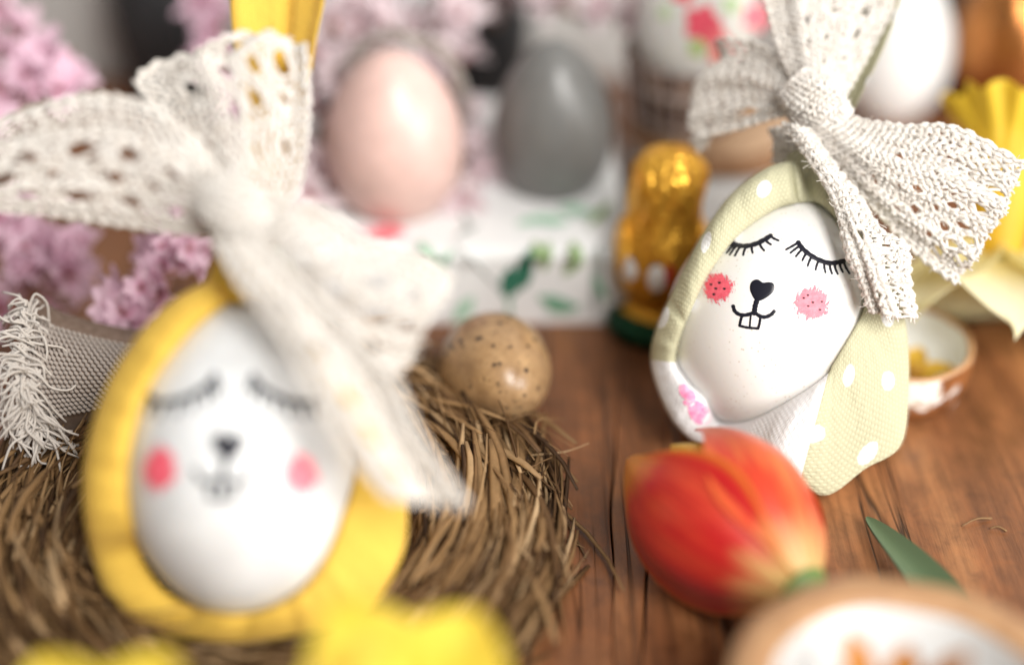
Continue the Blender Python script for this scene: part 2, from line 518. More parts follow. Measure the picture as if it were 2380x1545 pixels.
# ------------------------------------------------------------------ eggs
def egg_frame(axis, front):
    z = np.array(axis, float); z /= np.linalg.norm(z)
    y = np.array(front, float); y = y - z * y.dot(z); y /= np.linalg.norm(y); y = -y   # local -Y is the front
    x = np.cross(y, z)
    return np.stack([x, y, z], 1)


def egg_r(t, a, k=0.16):      # t = z / b
    return a * np.sqrt(np.maximum(0, 1 - t * t)) * (1 - k * t - 0.04 * t * t)


def egg_mesh(c, F, a, b, k=0.16, nu=56, nv=72):
    th = np.linspace(0, math.pi, nu); t = np.cos(th)
    r = egg_r(t, a, k); ph = np.linspace(0, 2 * math.pi, nv, endpoint=False)
    v = np.zeros((nu, nv, 3)); v[..., 0] = r[:, None] * np.cos(ph); v[..., 1] = r[:, None] * np.sin(ph); v[..., 2] = b * t[:, None]
    w = v.reshape(-1, 3) @ F.T + c
    return w, grid_faces(nu, nv, closed_v=True)


class EggHit:
    def __init__(self, c, F, a, b, k=0.16): self.c, self.F, self.a, self.b, self.k = c, F, a, b, k

    def inside(self, p):
        q = self.F.T @ (p - self.c); t = q[2] / self.b
        return abs(t) < 1 and math.hypot(q[0], q[1]) < egg_r(t, self.a, self.k)

    def depth(self, px, py):
        """depth of the near side of the shell on a sight line, or None"""
        d0 = (self.c - CAM) @ FWD
        lo = d0 - 4.5; hit = None
        for d in np.arange(lo, d0 + 2.5, 0.12):
            if self.inside(at(px, py, d)): hit = d; break
        if hit is None: return None
        a, b = hit - 0.12, hit
        for _ in range(18):
            m = (a + b) / 2
            if self.inside(at(px, py, m)): b = m
            else: a = m
        return b

    def pt(self, px, py, lift=0.012):
        d = self.depth(px, py)
        if d is None: d = (self.c - CAM) @ FWD
        p = at(px, py, d); n = p - self.c; n /= np.linalg.norm(n)
        return p + n * lift


def stroke(mb, hit, pts, w, n=14, taper=0.0, lift=0.008):
    """a marker stroke of width w (picture units) lying on the shell"""
    p = crom(pts, n); t = np.gradient(p, axis=0); t /= np.linalg.norm(t, axis=1)[:, None]
    nn = np.stack([-t[:, 1], t[:, 0]], 1)
    ww = w * (1 - taper * np.linspace(0, 1, n)) * (1 + 0.10 * np.sin(np.arange(n) * 1.9 + pts[0][0]))
    offs = (-0.5, -0.17, 0.17, 0.5)
    v = []
    for i in range(n):
        for o in offs:
            q = p[i] + nn[i] * ww[i] * o
            v.append(hit.pt(q[0], q[1], lift if abs(o) < 0.4 else lift * 0.35))
    # round ends
    mb.add(v, grid_faces(n, 4))
    for e, s in ((0, -1), (n - 1, 1)):
        vv = [hit.pt(p[e][0], p[e][1], lift)]
        for a in np.linspace(-math.pi / 2, math.pi / 2, 7):
            q = p[e] + ww[e] * 0.5 * (s * t[e] * math.cos(a) + nn[e] * math.sin(a))
            vv.append(hit.pt(q[0], q[1], lift * 0.4))
        mb.add(vv, [(0, i, i + 1) for i in range(1, 7)])


def blob(mb, hit, poly, lift=0.009, n=40):
    p = crom(poly, n, closed=True); c = p.mean(0)
    v = [hit.pt(c[0], c[1], lift * 1.3)]; f = []
    rings = (0.35, 0.7, 0.93, 1.0)
    for r in rings:
        for q in p:
            x = c + (q - c) * r; v.append(hit.pt(x[0], x[1], lift * (0.4 if r == 1 else 1.2)))
    for j in range(n): f.append((0, 1 + j, 1 + (j + 1) % n))
    for r in range(len(rings) - 1):
        for j in range(n):
            a, b = 1 + r * n + j, 1 + r * n + (j + 1) % n
            f.append((a, a + n, b + n, b))
    mb.add(v, f)


def cheek(hit, parent, cx, cy, rx, ry, rot, m, dots=()):
    n = 17; v = []; uv = []
    for i in range(n):
        for j in range(n):
            s = (i / (n - 1) - 0.5) * 2; t = (j / (n - 1) - 0.5) * 2
            x, y = s * rx, t * ry; c, q = math.cos(rot), math.sin(rot)
            v.append(hit.pt(cx + x * c - y * q, cy + x * q + y * c, 0.010)); uv.append((i / (n - 1), j / (n - 1)))
    o = obj('cheek', v, grid_faces(n, n), m, parent, uvs=uv)
    return o


# ------------------------------------------------------------------ lace
def lace_threads(mb, G, L, W, cell=0.11, holes=None, rad=0.042, scallop=(True, True), seed=1, fray=True, ruffle=0.0, sides=5):
    """knit a strip of crocheted lace over the surface G (nu, nv, 3): u along the strip, v across"""
    rg = np.random.default_rng(seed)
    G = np.asarray(G, float)
    if G.shape[0] != 50:
        A = np.stack([crom(G[:, j], 50) for j in range(G.shape[1])], 1)
        G = np.stack([crom(A[i], 36) for i in range(50)], 0)
    nu, nv = G.shape[:2]
    du = np.gradient(G, axis=0); dv = np.gradient(G, axis=1)
    NN = np.cross(du, dv); NN /= np.linalg.norm(NN, axis=2)[..., None] + 1e-9
    if (NN @ FWD).mean() > 0: NN = -NN
    uu, vv = np.meshgrid(np.linspace(0, 1, nu), np.linspace(0, 1, nv), indexing='ij')
    if ruffle:
        w = ruffle * uu ** 1.2 * (np.sin(vv * 17 + seed + 2.0 * uu) + 0.6 * np.sin(vv * 31 + 3 * seed) + 0.5 * np.sin(uu * 9 + seed))
        G = G + NN * w[..., None]
    width = np.linalg.norm(np.diff(G, axis=1), axis=2).sum(1); wr = np.clip(width / width.max(), 0.3, 1)

    def samp(A, u, v):
        u = np.clip(u, 0, 1) * (nu - 1); v = np.clip(v, 0, 1) * (nv - 1)
        i = np.minimum(u.astype(int), nu - 2); j = np.minimum(v.astype(int), nv - 2)
        a = (u - i)[:, None]; b = (v - j)[:, None]
        return (A[i, j] * (1 - a) + A[i + 1, j] * a) * (1 - b) + (A[i, j + 1] * (1 - a) + A[i + 1, j + 1] * a) * b
    holes = holes or []
    HC = np.array([(h[0] * L, h[1] * W) for h in holes]).reshape(-1, 2); HR = np.array([h[2] for h in holes])
    HA = np.array([h[3] if len(h) > 3 else 1.5 for h in holes])      # elongation along u

    def warp(u, v):
        x = u * L; y = v * W
        for (cx, cy), r, el in zip(HC, HR, HA):
            dx = (x - cx) / el; dy = y - cy
            d = np.hypot(dx, dy) + 1e-6
            k = np.where(d < r * 3.2, (np.sqrt(d * d + (r * np.clip(1.6 - 0.5 * d / r, 0, 1)) ** 2)) / d, 1.0)
            x = cx + dx * k * el; y = cy + dy * k
        return x / L, y / W

    def lay(u, v, off, r):
        u = u + rg.normal(0, 0.014, len(u)) / L; v = v + rg.normal(0, 0.014, len(v)) / W
        u, v = warp(u, v)
        n = samp(NN, u, v); p = samp(G, u, v) + n * off[:, None]
        w = np.interp(np.clip(u, 0, 1), np.linspace(0, 1, nu), wr)
        mb.tube(p, r * (0.55 + 0.45 * w), sides, ref=n, flat=0.85)
    ncol = max(4, int(W / cell)); nk = max(6, int(L / (cell * 0.42)))
    for j in range(ncol + 1):
        k = np.arange(nk + 1); end = 1 + (rg.normal(0, 0.010) if fray else 0)
        u = k / nk * end
        v = (j + 0.30 * np.sin(k * math.pi * 0.5 + (j % 2) * math.pi)) / ncol
        lay(u, v, 0.045 * np.cos(k * math.pi * 0.5 + j) + 0.02, rad * 1.18)
    nrow = max(4, int(L / (cell * 0.95))); nq = max(6, int(W / (cell * 0.45)))
    for i in range(nrow + 1):
        k = np.arange(nq + 1)
        v = 0.012 + 0.976 * k / nq; u = (i + 0.38 * np.sin(k * math.pi * 0.5 + (i % 2) * math.pi) + 0.3 * np.sin(k * 0.31 + i)) / nrow
        lay(u, v, 0.045 * np.sin(k * math.pi * 0.5 + i) - 0.005, rad * 0.82)
    for side, on in zip((0, 1), scallop):
        if not on: continue
        sg = -1 if side == 0 else 1
        k = np.arange(int(L / 0.05) + 1); u = k / k[-1]
        for q, (amp, rr) in enumerate(((0.055, 0.055), (0.10, 0.05))):
            v = side + sg * (amp * np.abs(np.sin(u * L / 0.30 * math.pi)) - 0.02 * q) / W
            n = samp(NN, u, v); e = samp(G, u, np.full_like(u, side)); inn = samp(G, u, np.full_like(u, side + (0.08 if side == 0 else -0.08)))
            out = e - inn; out /= np.linalg.norm(out, axis=1)[:, None] + 1e-9
            wv = np.interp(u, np.linspace(0, 1, nu), wr)
            p = e + out * ((v - side) * sg * W * wv)[:, None] + n * (0.07 * np.sin(u * L / 0.30 * 2 * math.pi + q))[:, None]
            p += rg.normal(0, 0.012, p.shape)
            mb.tube(p, rr * (0.6 + 0.4 * wv), sides, ref=n)
    for _ in range(int(22 * L * W) if sides > 4 and cell < 0.12 else 0):      # fluff of the cotton yarn
        q = rg.random(2); p0 = samp(G, q[:1], q[1:])[0]; n0 = samp(NN, q[:1], q[1:])[0]
        d = n0 * 0.5 + rg.normal(0, 0.6, 3); d /= np.linalg.norm(d); l = rg.uniform(0.10, 0.28)
        mb.tube(crom([p0 + n0 * 0.03, p0 + n0 * 0.06 + d * l * 0.5, p0 + n0 * 0.05 + d * l + rg.normal(0, 0.05, 3)], 5), 0.008, 3, cap=False)
    if fray:                                     # loose fibres on the cut end and along the face
        for _ in range(int(12 * W)):
            v0 = rg.random(); base = samp(G, np.array([0.97]), np.array([v0]))[0]; tip = samp(G, np.array([1.0]), np.array([v0]))[0]
            prev = samp(G, np.array([0.9]), np.array([v0]))[0]
            d = tip - prev; d /= np.linalg.norm(d) + 1e-9
            l = rg.uniform(0.04, 0.13); side_v = rg.normal(0, 0.35, 3)
            pts = np.array([base, tip, tip + (d + side_v * 0.4) * l * 0.6, tip + (d + side_v) * l])
            mb.tube(crom(pts, 7), np.linspace(0.032, 0.018, 7), 4)


def hole_rows(L, W, rows, pitch, r, seed=0, umin=0.2):
    rg = np.random.default_rng(seed); out = []
    for k, v in enumerate(rows):
        u = umin + (0.5 * (k % 2)) * pitch / L
        while u < 0.97:
            out.append((u + rg.normal(0, 0.012), v + rg.normal(0, 0.012), r * rg.uniform(0.75, 1.3) * (0.6 + 0.5 * u), 1.5))
            u += pitch / L
    return out


def ribs(rows):
    return np.array([[at(*p) for p in row] for row in rows])


def lace_part(name, rows, L, W, parent, holes, seed, cell=0.11, rad=0.046, ruffle=0.06, scallop=(True, True), fray=True, label=None):
    mb = MB(); lace_threads(mb, ribs(rows), L, W, cell, holes, rad, scallop, seed, fray, ruffle)
    return mb.obj(name, LACE, parent)


def knot(name, c, axis, rx, rl, parent, cell=0.10, seed=3, depth=0.8):
    """the wrapped middle of the bow: a barrel of lace pulled round an axis"""
    ax = np.array(axis, float); ax /= np.linalg.norm(ax)
    toC = CAM - c; e1 = toC - ax * toC.dot(ax); e1 /= np.linalg.norm(e1); e2 = np.cross(ax, e1)
    U = 26; V = 9; G = np.zeros((U, V, 3))
    for i in range(U):
        a = -2.9 + 5.8 * i / (U - 1)
        for j in range(V):
            s = j / (V - 1) * 2 - 1
            r = rx * (1 - 0.32 * s * s + 0.05 * math.sin(a * 5 + s * 4))
            G[i, j] = c + ax * rl * s + (e1 * math.cos(a) * depth + e2 * math.sin(a)) * r
    mb = MB(); lace_threads(mb, G, 2 * math.pi * rx, 2 * rl, cell, [], 0.045, (True, True), seed, False, 0.0)
    return mb.obj(name, LACE, parent)


# ------------------------------------------------------------------ napkin hood
def hood(rows, hit, parent, mats, N_=200, back=0.3, bump=0.012, seed=1):
    """rows: inner edge on the shell, outer edge, roll height, material"""
    A = np.array([[r[0], r[1], r[2], r[3], r[4]] for r in rows], float)
    P = crom(A, N_, closed=True)
    M = [rows[int(i * len(rows) / N_)][5] for i in range(N_)]
    dc = (hit.c - CAM) @ FWD
    ctr = P[:, 2:4].mean(0)
    din = []
    for p in P:
        d = hit.depth(p[0], p[1]); din.append(dc - 0.3 if d is None else d - 0.10)
    din = np.array(din)
    for _ in range(2): din = (np.roll(din, 1) + 2 * din + np.roll(din, -1)) / 4
    dout = []
    for p in P:
        d = dc + back
        while at(p[2], p[3], d)[2] < 0.04 and d > dc - 6: d -= 0.04
        dout.append(d)
    dout = np.array(dout)
    for _ in range(4): dout = np.minimum(dout, (np.roll(dout, 1) + 2 * dout + np.roll(dout, -1)) / 4)
    dend = np.minimum(dout, din + 0.30)
    for _ in range(3): dend = (np.roll(dend, 1) + 2 * dend + np.roll(dend, -1)) / 4
    K = 22; angs = np.linspace(-1.1, math.pi * 1.02, K)
    ringsV = []
    rg = np.random.default_rng(seed); ph = rg.random(6) * 6
    th = np.linspace(0, 2 * math.pi, N_, endpoint=False)
    wr = bump * (np.sin(th * 23 + ph[0]) + np.sin(th * 41 + ph[1]) + 0.7 * np.sin(th * 67 + ph[2]))
    for q in rg.random(12) * 2 * math.pi: wr -= rg.uniform(0.08, 0.24) * np.exp(-np.abs(((th - q + math.pi) % (2 * math.pi)) - math.pi) / rg.uniform(0.02, 0.05))
    for a in angs:
        s = (1 - math.cos(a)) / 2; ring = []
        for i, p in enumerate(P):
            q = p[0:2] * (1 - s) + p[2:4] * s
            if a < 0: q = p[0:2] + (p[2:4] - p[0:2]) * 0.22 * (1 - math.cos(a))
            skew = min(math.pi, a + 0.35 * math.sin(a) * math.sin(th[i] * 3 + ph[3])) if a > 0 else a
            d = din[i] * (1 - s) + dend[i] * s - (1.25 * p[4] + wr[i] * min(1.0, p[4] / 0.3) ** 2) * math.sin(max(skew, 0)) ** 0.85 + (0.30 * abs(math.sin(a)) if a < 0 else 0) - 0.02
            ring.append(at(q[0], q[1], d))
        ringsV.append(ring)
    # the back of the wrap, round the egg and shut behind it
    for sc, dd in ((0.995, 0.12), (0.97, 0.45), (0.90, 1.0), (0.75, 1.7), (0.5, 2.3), (0.25, 2.6), (0.04, 2.7)):
        ring = []
        for i, p in enumerate(P):
            q = ctr + (p[2:4] - ctr) * sc
            x = at(q[0], q[1], dout[i] * sc + (dc + back) * (1 - sc) + dd)
            x[2] = max(x[2], 0.04); ring.append(x)
        ringsV.append(ring)
    V = np.array(ringsV); V[..., 2] = np.maximum(V[..., 2], 0.025)
    n = len(V)
    crest = V[K // 2]; ulen = np.concatenate([[0], np.cumsum(np.linalg.norm(np.diff(crest, axis=0), axis=1))])
    vlen = np.concatenate([np.zeros((1, N_)), np.cumsum(np.linalg.norm(np.diff(V, axis=0), axis=2), axis=0)])
    uv = np.stack([np.broadcast_to(ulen, (n, N_)), vlen], 2)
    f = grid_faces(n, N_, closed_v=True)
    mi = [M[k % N_] for k in range(len(f))]
    return obj('napkin_wrap', V.reshape(-1, 3), f, mats, parent, uvs=uv.reshape(-1, 2), mat_idx=mi)


def ear(name, rows, parent, m, n=50, k=22, curl=0.35):
    """rows along the ear: left edge px,py / right edge px,py / depth"""
    P = crom(np.array(rows, float), n); v = []; uv = []
    for i, p in enumerate(P):
        for j in range(k):
            s = j / (k - 1); q = p[0:2] * (1 - s) + p[2:4] * s
            w = 2 * s - 1
            d = p[4] - curl * abs(w) ** 2 + 0.22 * math.exp(-((w - 0.25) / 0.12) ** 2) - 0.25 * max(0, abs(w) - 0.8) / 0.2 * (1 if w > 0 else -0.6)
            x = at(q[0], q[1], d); v.append(x); uv.append((i * 0.17, s * 3.0))
    # second skin behind so the folded paper has thickness
    v2 = [np.array(x) + FWD * 0.08 for x in v]
    f = grid_faces(n, k); m0 = n * k
    f2 = [tuple(m0 + q for q in g[::-1]) for g in f]
    rim = [i * k for i in range(n)]
    side = []
    for i in range(n - 1):
        side.append((i * k, (i + 1) * k, m0 + (i + 1) * k, m0 + i * k)); a = i * k + k - 1; side.append((a, m0 + a, m0 + a + k, a + k))
    return obj(name, v + v2, f + f2 + side, m, parent, uvs=uv + uv)


# ------------------------------------------------------------------ right bunny egg
def cx(x): return 1468.9 + x * 0.3851
def cy(y): return 371.9 + y * 0.3851
def cc(l): return [(cx(a), cy(b)) for a, b in l]


def bunny_right():
    c = at(1791, 728, 34.9)
    toC = CAM - c; toC /= np.linalg.norm(toC)
    vy = -toC; vx = np.cross(vy, [0, 0, 1]); vx /= np.linalg.norm(vx); vz = np.cross(vx, vy)
    ax = vz * math.cos(R(20)) + vx * math.sin(R(20)) - vy * 0.10
    F = egg_frame(ax, toC)
    a, b = 2.42, 2.95
    hit = EggHit(c, F, a, b, 0.06)
    t = thing('bunny_egg', 'white egg with drawn sleepy bunny face wrapped in pale green dotted napkin', 'decorated egg', (c[0], c[1], 0))
    v, f = egg_mesh(c, F, a, b, 0.06)
    e = obj('egg', v, f, WHITE_SHELL, t)
    # face
    for arc, lashes in (
        ([(598, 485), (615, 505), (645, 516), (690, 519), (750, 505), (800, 480), (836, 458)],
         [((600, 487), (530, 526)), ((606, 500), (549, 546)), ((617, 508), (572, 560)), ((632, 514), (590, 572)), ((655, 518), (622, 576)), ((690, 518), (671, 573)),
          ((724, 512), (728, 560)), ((768, 498), (797, 546)), ((803, 478), (838, 510)), ((836, 458), (884, 486))]),
        ([(1004, 500), (1030, 535), (1075, 573), (1130, 604), (1190, 622), (1240, 618), (1278, 609)],
         [((1002, 500), (930, 541)), ((1014, 516), (957, 560)), ((1030, 535), (990, 581)), ((1055, 558), (1028, 607)), ((1085, 580), (1060, 641)), ((1128, 603), (1108, 662)),
          ((1160, 614), (1167, 678)), ((1192, 620), (1206, 684)), ((1220, 620), (1241, 687)), ((1252, 616), (1272, 676)), ((1276, 611), (1312, 684))])):
        mb = MB(); stroke(mb, hit, cc(arc), 11, 26)
        for q, r_ in lashes: stroke(mb, hit, cc([q, ((q[0] + r_[0]) / 2 - 3, (q[1] + r_[1]) / 2 + 2), r_]), 6.4, 9, 0.25)
        mb.obj('eyelashes', INK, e)
    mb = MB(); blob(mb, hit, cc([(735, 725), (762, 722), (790, 740), (820, 737), (852, 744), (860, 775), (842, 806), (802, 836), (765, 850), (740, 840), (722, 810), (712, 780), (716, 745)]))
    stroke(mb, hit, cc([(758, 835), (744, 880), (738, 922)]), 12); mb.obj('nose', INK, e)
    mb = MB(); stroke(mb, hit, cc([(611, 883), (620, 910), (645, 930), (680, 936), (720, 926), (738, 917)]), 8.6, 20)
    stroke(mb, hit, cc([(738, 917), (770, 940), (805, 947), (840, 932), (857, 914)]), 8.6, 18); mb.obj('mouth', INK, e)
    mb = MB(); stroke(mb, hit, cc([(666, 935), (656, 968), (650, 1000)]), 6.5); stroke(mb, hit, cc([(650, 1000), (700, 1011), (762, 1016)]), 6); stroke(mb, hit, cc([(762, 1016), (770, 985), (776, 948)]), 6.2)
    stroke(mb, hit, cc([(718, 930), (714, 970), (711, 1008)]), 4.6); mb.obj('teeth', INK, e)
    ch = cheek(hit, e, cx(522), cy(770), 44, 42, -0.45, BLUSH)
    mb = MB()
    for p in ((475, 750), (525, 740), (503, 775), (555, 776), (492, 810)): stroke(mb, hit, cc([p, (p[0] + 4, p[1] + 2), (p[0] + 7, p[1] + 1)]), 6, 4, lift=0.02)
    mb.obj('freckles', INK, e)
    cheek(hit, e, cx(1086), cy(866), 54, 48, 0.35, BLUSH_L)
    mb = MB()
    for p in ((1058, 815), (1033, 832), (1087, 858), (1060, 880), (1142, 853), (1130, 902)): stroke(mb, hit, cc([p, (p[0] + 3, p[1] + 2), (p[0] + 6, p[1] + 1)]), 5, 4, lift=0.02)
    mb.obj('freckles', INK, e)
    # napkin
    G, W = 0, 1
    rows = [
        (1878, 470, 1868, 372, 0.02, G), (1856, 472, 1842, 374, 0.30, G), (1800, 488, 1782, 390, 0.38, G), (1720, 544, 1700, 450, 0.38, G), (1650, 633, 1632, 545, 0.34, G),
        (1604, 728, 1575, 655, 0.30, G), (1580, 788, 1527, 757, 0.26, G), (1572, 842, 1512, 835, 0.36, W), (1600, 888, 1532, 915, 0.30, W), (1638, 925, 1572, 990, 0.30, W),
        (1670, 978, 1640, 1045, 0.36, W), (1748, 975, 1730, 1085, 0.50, W), (1862, 914, 1795, 1112, 0.50, W), (1922, 870, 1848, 1130, 0.40, G), (1934, 850, 1925, 1150, 0.18, G),
        (1952, 820, 2010, 1090, 0.10, G), (1985, 765, 2094, 1034, 0.12, G), (2005, 725, 2112, 900, 0.18, G), (2012, 690, 2108, 770, 0.30, G), (2000, 620, 2080, 640, 0.35, G),
        (1970, 545, 2040, 540, 0.35, G), (1930, 495, 1970, 450, 0.35, G), (1902, 474, 1896, 384, 0.32, G)]
    w = hood(rows, hit, t, [GREEN_NAP, WHITE_NAP], seed=5)
    # printed rose on the white edge of the napkin
    dep = bpy.context.evaluated_depsgraph_get
    # neck of the napkin gathered under the bow
    mb = MB()
    for k in range(11):
        s = k / 10 * 2 - 1
        pts = [at(1872 + s * 62, 462 - abs(s) * 20, 34.7 - 0.4 * math.cos(s * 1.5)), at(1866 + s * 40, 380, 34.7 - 0.6 * math.cos(s * 1.5)), at(1868 + s * 26, 320, 34.7 - 0.45 * math.cos(s * 1.5)), at(1890 + s * 30, 250, 34.9)]
        mb.tube(crom(pts, 10), np.linspace(0.16, 0.12, 10), 8)
    mb.obj('napkin_gather', GREEN_NAP, t)
    ear('napkin_ear', [(1895, 270, 1975, 275, 35.0), (1900, 200, 2010, 205, 35.2), (1900, 90, 2060, 100, 35.5), (1905, -20, 2096, -10, 35.8), (1925, -140, 2098, -130, 36.1), (1975, -260, 2060, -262, 36.3), (2008, -330, 2018, -332, 36.4)], t, GREEN_NAP)
    # bow
    kn = knot('lace_bow', at(1893, 243, 34.3), at(1960, 310, 34.2) - at(1835, 190, 34.5), 0.62, 0.72, t)
    lace_part('lace_loop', [[(1915, 250, 34.2), (1905, 285, 33.9), (1885, 322, 34.1)], [(2005, 282, 34.0), (1990, 340, 33.6), (1960, 390, 34.0)], [(2100, 296, 33.7), (2075, 400, 33.4), (2040, 490, 33.9)],
                            [(2220, 300, 33.4), (2180, 440, 33.3), (2130, 585, 33.8)], [(2372, 385, 33.3), (2320, 510, 33.3), (2222, 655, 33.7)]], 4.6, 3.1, kn,
              [(0.42, 0.72, 0.10), (0.52, 0.30, 0.09, 2.2), (0.55, 0.62, 0.11), (0.60, 0.80, 0.10), (0.66, 0.56, 0.12, 1.4), (0.68, 0.72, 0.12), (0.76, 0.64, 0.09), (0.77, 0.82, 0.10), (0.82, 0.56, 0.09), (0.83, 0.72, 0.10), (0.84, 0.9, 0.14),
               (0.89, 0.66, 0.10), (0.89, 0.80, 0.12), (0.93, 0.50, 0.10), (0.95, 0.30, 0.13), (0.95, 0.72, 0.10), (0.96, 0.86, 0.12), (0.33, 0.55, 0.07), (0.25, 0.7, 0.07), (0.45, 0.48, 0.06), (0.72, 0.40, 0.06), (0.36, 0.8, 0.07)], 11, ruffle=0.105)
    lace_part('lace_tail', [[(1822, 285, 34.0), (1850, 292, 33.7), (1880, 300, 34.0)], [(1862, 345, 33.5), (1890, 352, 33.3), (1930, 375, 33.8)], [(1925, 440, 33.0), (1955, 445, 32.9), (2000, 462, 33.6)],
                            [(1952, 510, 32.6), (1990, 520, 32.4), (2045, 530, 33.2)], [(1972, 590, 32.4), (2030, 590, 32.3), (2110, 570, 33.2)], [(2003, 655, 32.5), (2050, 655, 32.3), (2115, 650, 33.2)], [(2026, 722, 32.6), (2080, 735, 32.4), (2130, 738, 33.2)]],
              5.4, 1.5, kn, [(0.55, 0.45, 0.10, 2.4), (0.72, 0.25, 0.08), (0.8, 0.5, 0.07), (0.9, 0.35, 0.08), (0.88, 0.75, 0.07), (0.4, 0.6, 0.06), (0.64, 0.72, 0.08)], 12, ruffle=0.07)
    lace_part('lace_loop', [[(1872, 205, 34.4), (1850, 232, 34.3), (1835, 262, 34.5)], [(1830, 165, 34.8), (1800, 215, 34.8), (1790, 275, 34.9)], [(1775, 110, 35.2), (1730, 200, 35.3), (1720, 295, 35.4)], [(1700, 105, 35.9), (1640, 210, 36.0), (1630, 320, 36.0)], [(1688, 118, 36.3), (1610, 270, 36.3), (1642, 338, 36.2)]],
              3.4, 2.7, kn, hole_rows(3.4, 2.7, (0.25, 0.5, 0.75, 0.9), 0.7, 0.08, 3) + [(0.45, 0.83, 0.17, 2.0)], 13, cell=0.135, ruffle=0.15)
    lace_part('lace_loop', [[(1850, 205, 34.5), (1900, 195, 34.2), (1960, 225, 34.6)], [(1815, 120, 34.7), (1895, 120, 34.4), (1995, 165, 34.9)], [(1790, 40, 34.9), (1900, 40, 34.6), (2035, 90, 35.2)], [(1772, -40, 35.1), (1905, -40, 34.9), (2075, 0, 35.4)], [(1765, -150, 35.2), (1910, -150, 35.0), (2080, -130, 35.5)]],
              4.0, 3.2, kn, hole_rows(4.0, 3.2, (0.18, 0.4, 0.62, 0.84), 0.75, 0.12, 8), 14, ruffle=0.09)
    lace_part('lace_band', [[(1792, 305, 35.0), (1800, 340, 34.8), (1800, 372, 35.0)], [(1830, 300, 34.4), (1835, 335, 34.2), (1838, 372, 34.4)], [(1880, 300, 34.2), (1885, 340, 34.0), (1890, 380, 34.3)], [(1940, 320, 34.6), (1945, 350, 34.4), (1950, 390, 34.7)]],
              2.0, 0.9, kn, [], 15, ruffle=0.03, fray=False)
    # rose print: thin printed patches on the napkin's white edge
    return t, hit, w


bunny, hitR, wrapR = bunny_right()


def print_patches(wrap, polys, mats, parent, name):
    """flat print: patches that hug the napkin surface (found by casting sight lines at the mesh)"""
    from mathutils.bvhtree import BVHTree
    me = wrap.data; org = ORG[wrap.name]
    vs = [Vector(np.array(v.co) / S + org) for v in me.vertices]
    bvh = BVHTree.FromPolygons(vs, [tuple(p.vertices) for p in me.polygons])
    for poly, m in zip(polys, mats):
        mb = MB(); n = 36; p = crom(poly, n, closed=True); c = p.mean(0)

        def hitp(q):
            r = FWD + (q[0] - 1190) / FPX * RIGHT + (772.5 - q[1]) / FPX * UP
            h = bvh.ray_cast(Vector(CAM), Vector(r))
            return None if h[0] is None else np.array(h[0]) - r / np.linalg.norm(r) * 0.012
        v = []; ok = True
        for rr in (0.02, 0.5, 1.0):
            for q in p:
                h = hitp(c + (q - c) * rr); v.append(h); ok &= h is not None
        if not ok: continue
        mb.add(v, grid_faces(3, n, closed_v=True)); mb.obj(name, m, parent)


print_patches(wrapR, [[(1578, 900), (1586, 892), (1596, 894), (1604, 904), (1614, 912), (1618, 926), (1608, 932), (1594, 928), (1582, 918)],
                      [(1602, 938), (1616, 930), (1632, 936), (1646, 950), (1654, 968), (1644, 984), (1624, 986), (1608, 974), (1600, 956)],
                      [(1590, 930), (1600, 932), (1604, 940), (1596, 942), (1588, 937)]], [INK_PINK] * 3, wrapR, 'rose_print')


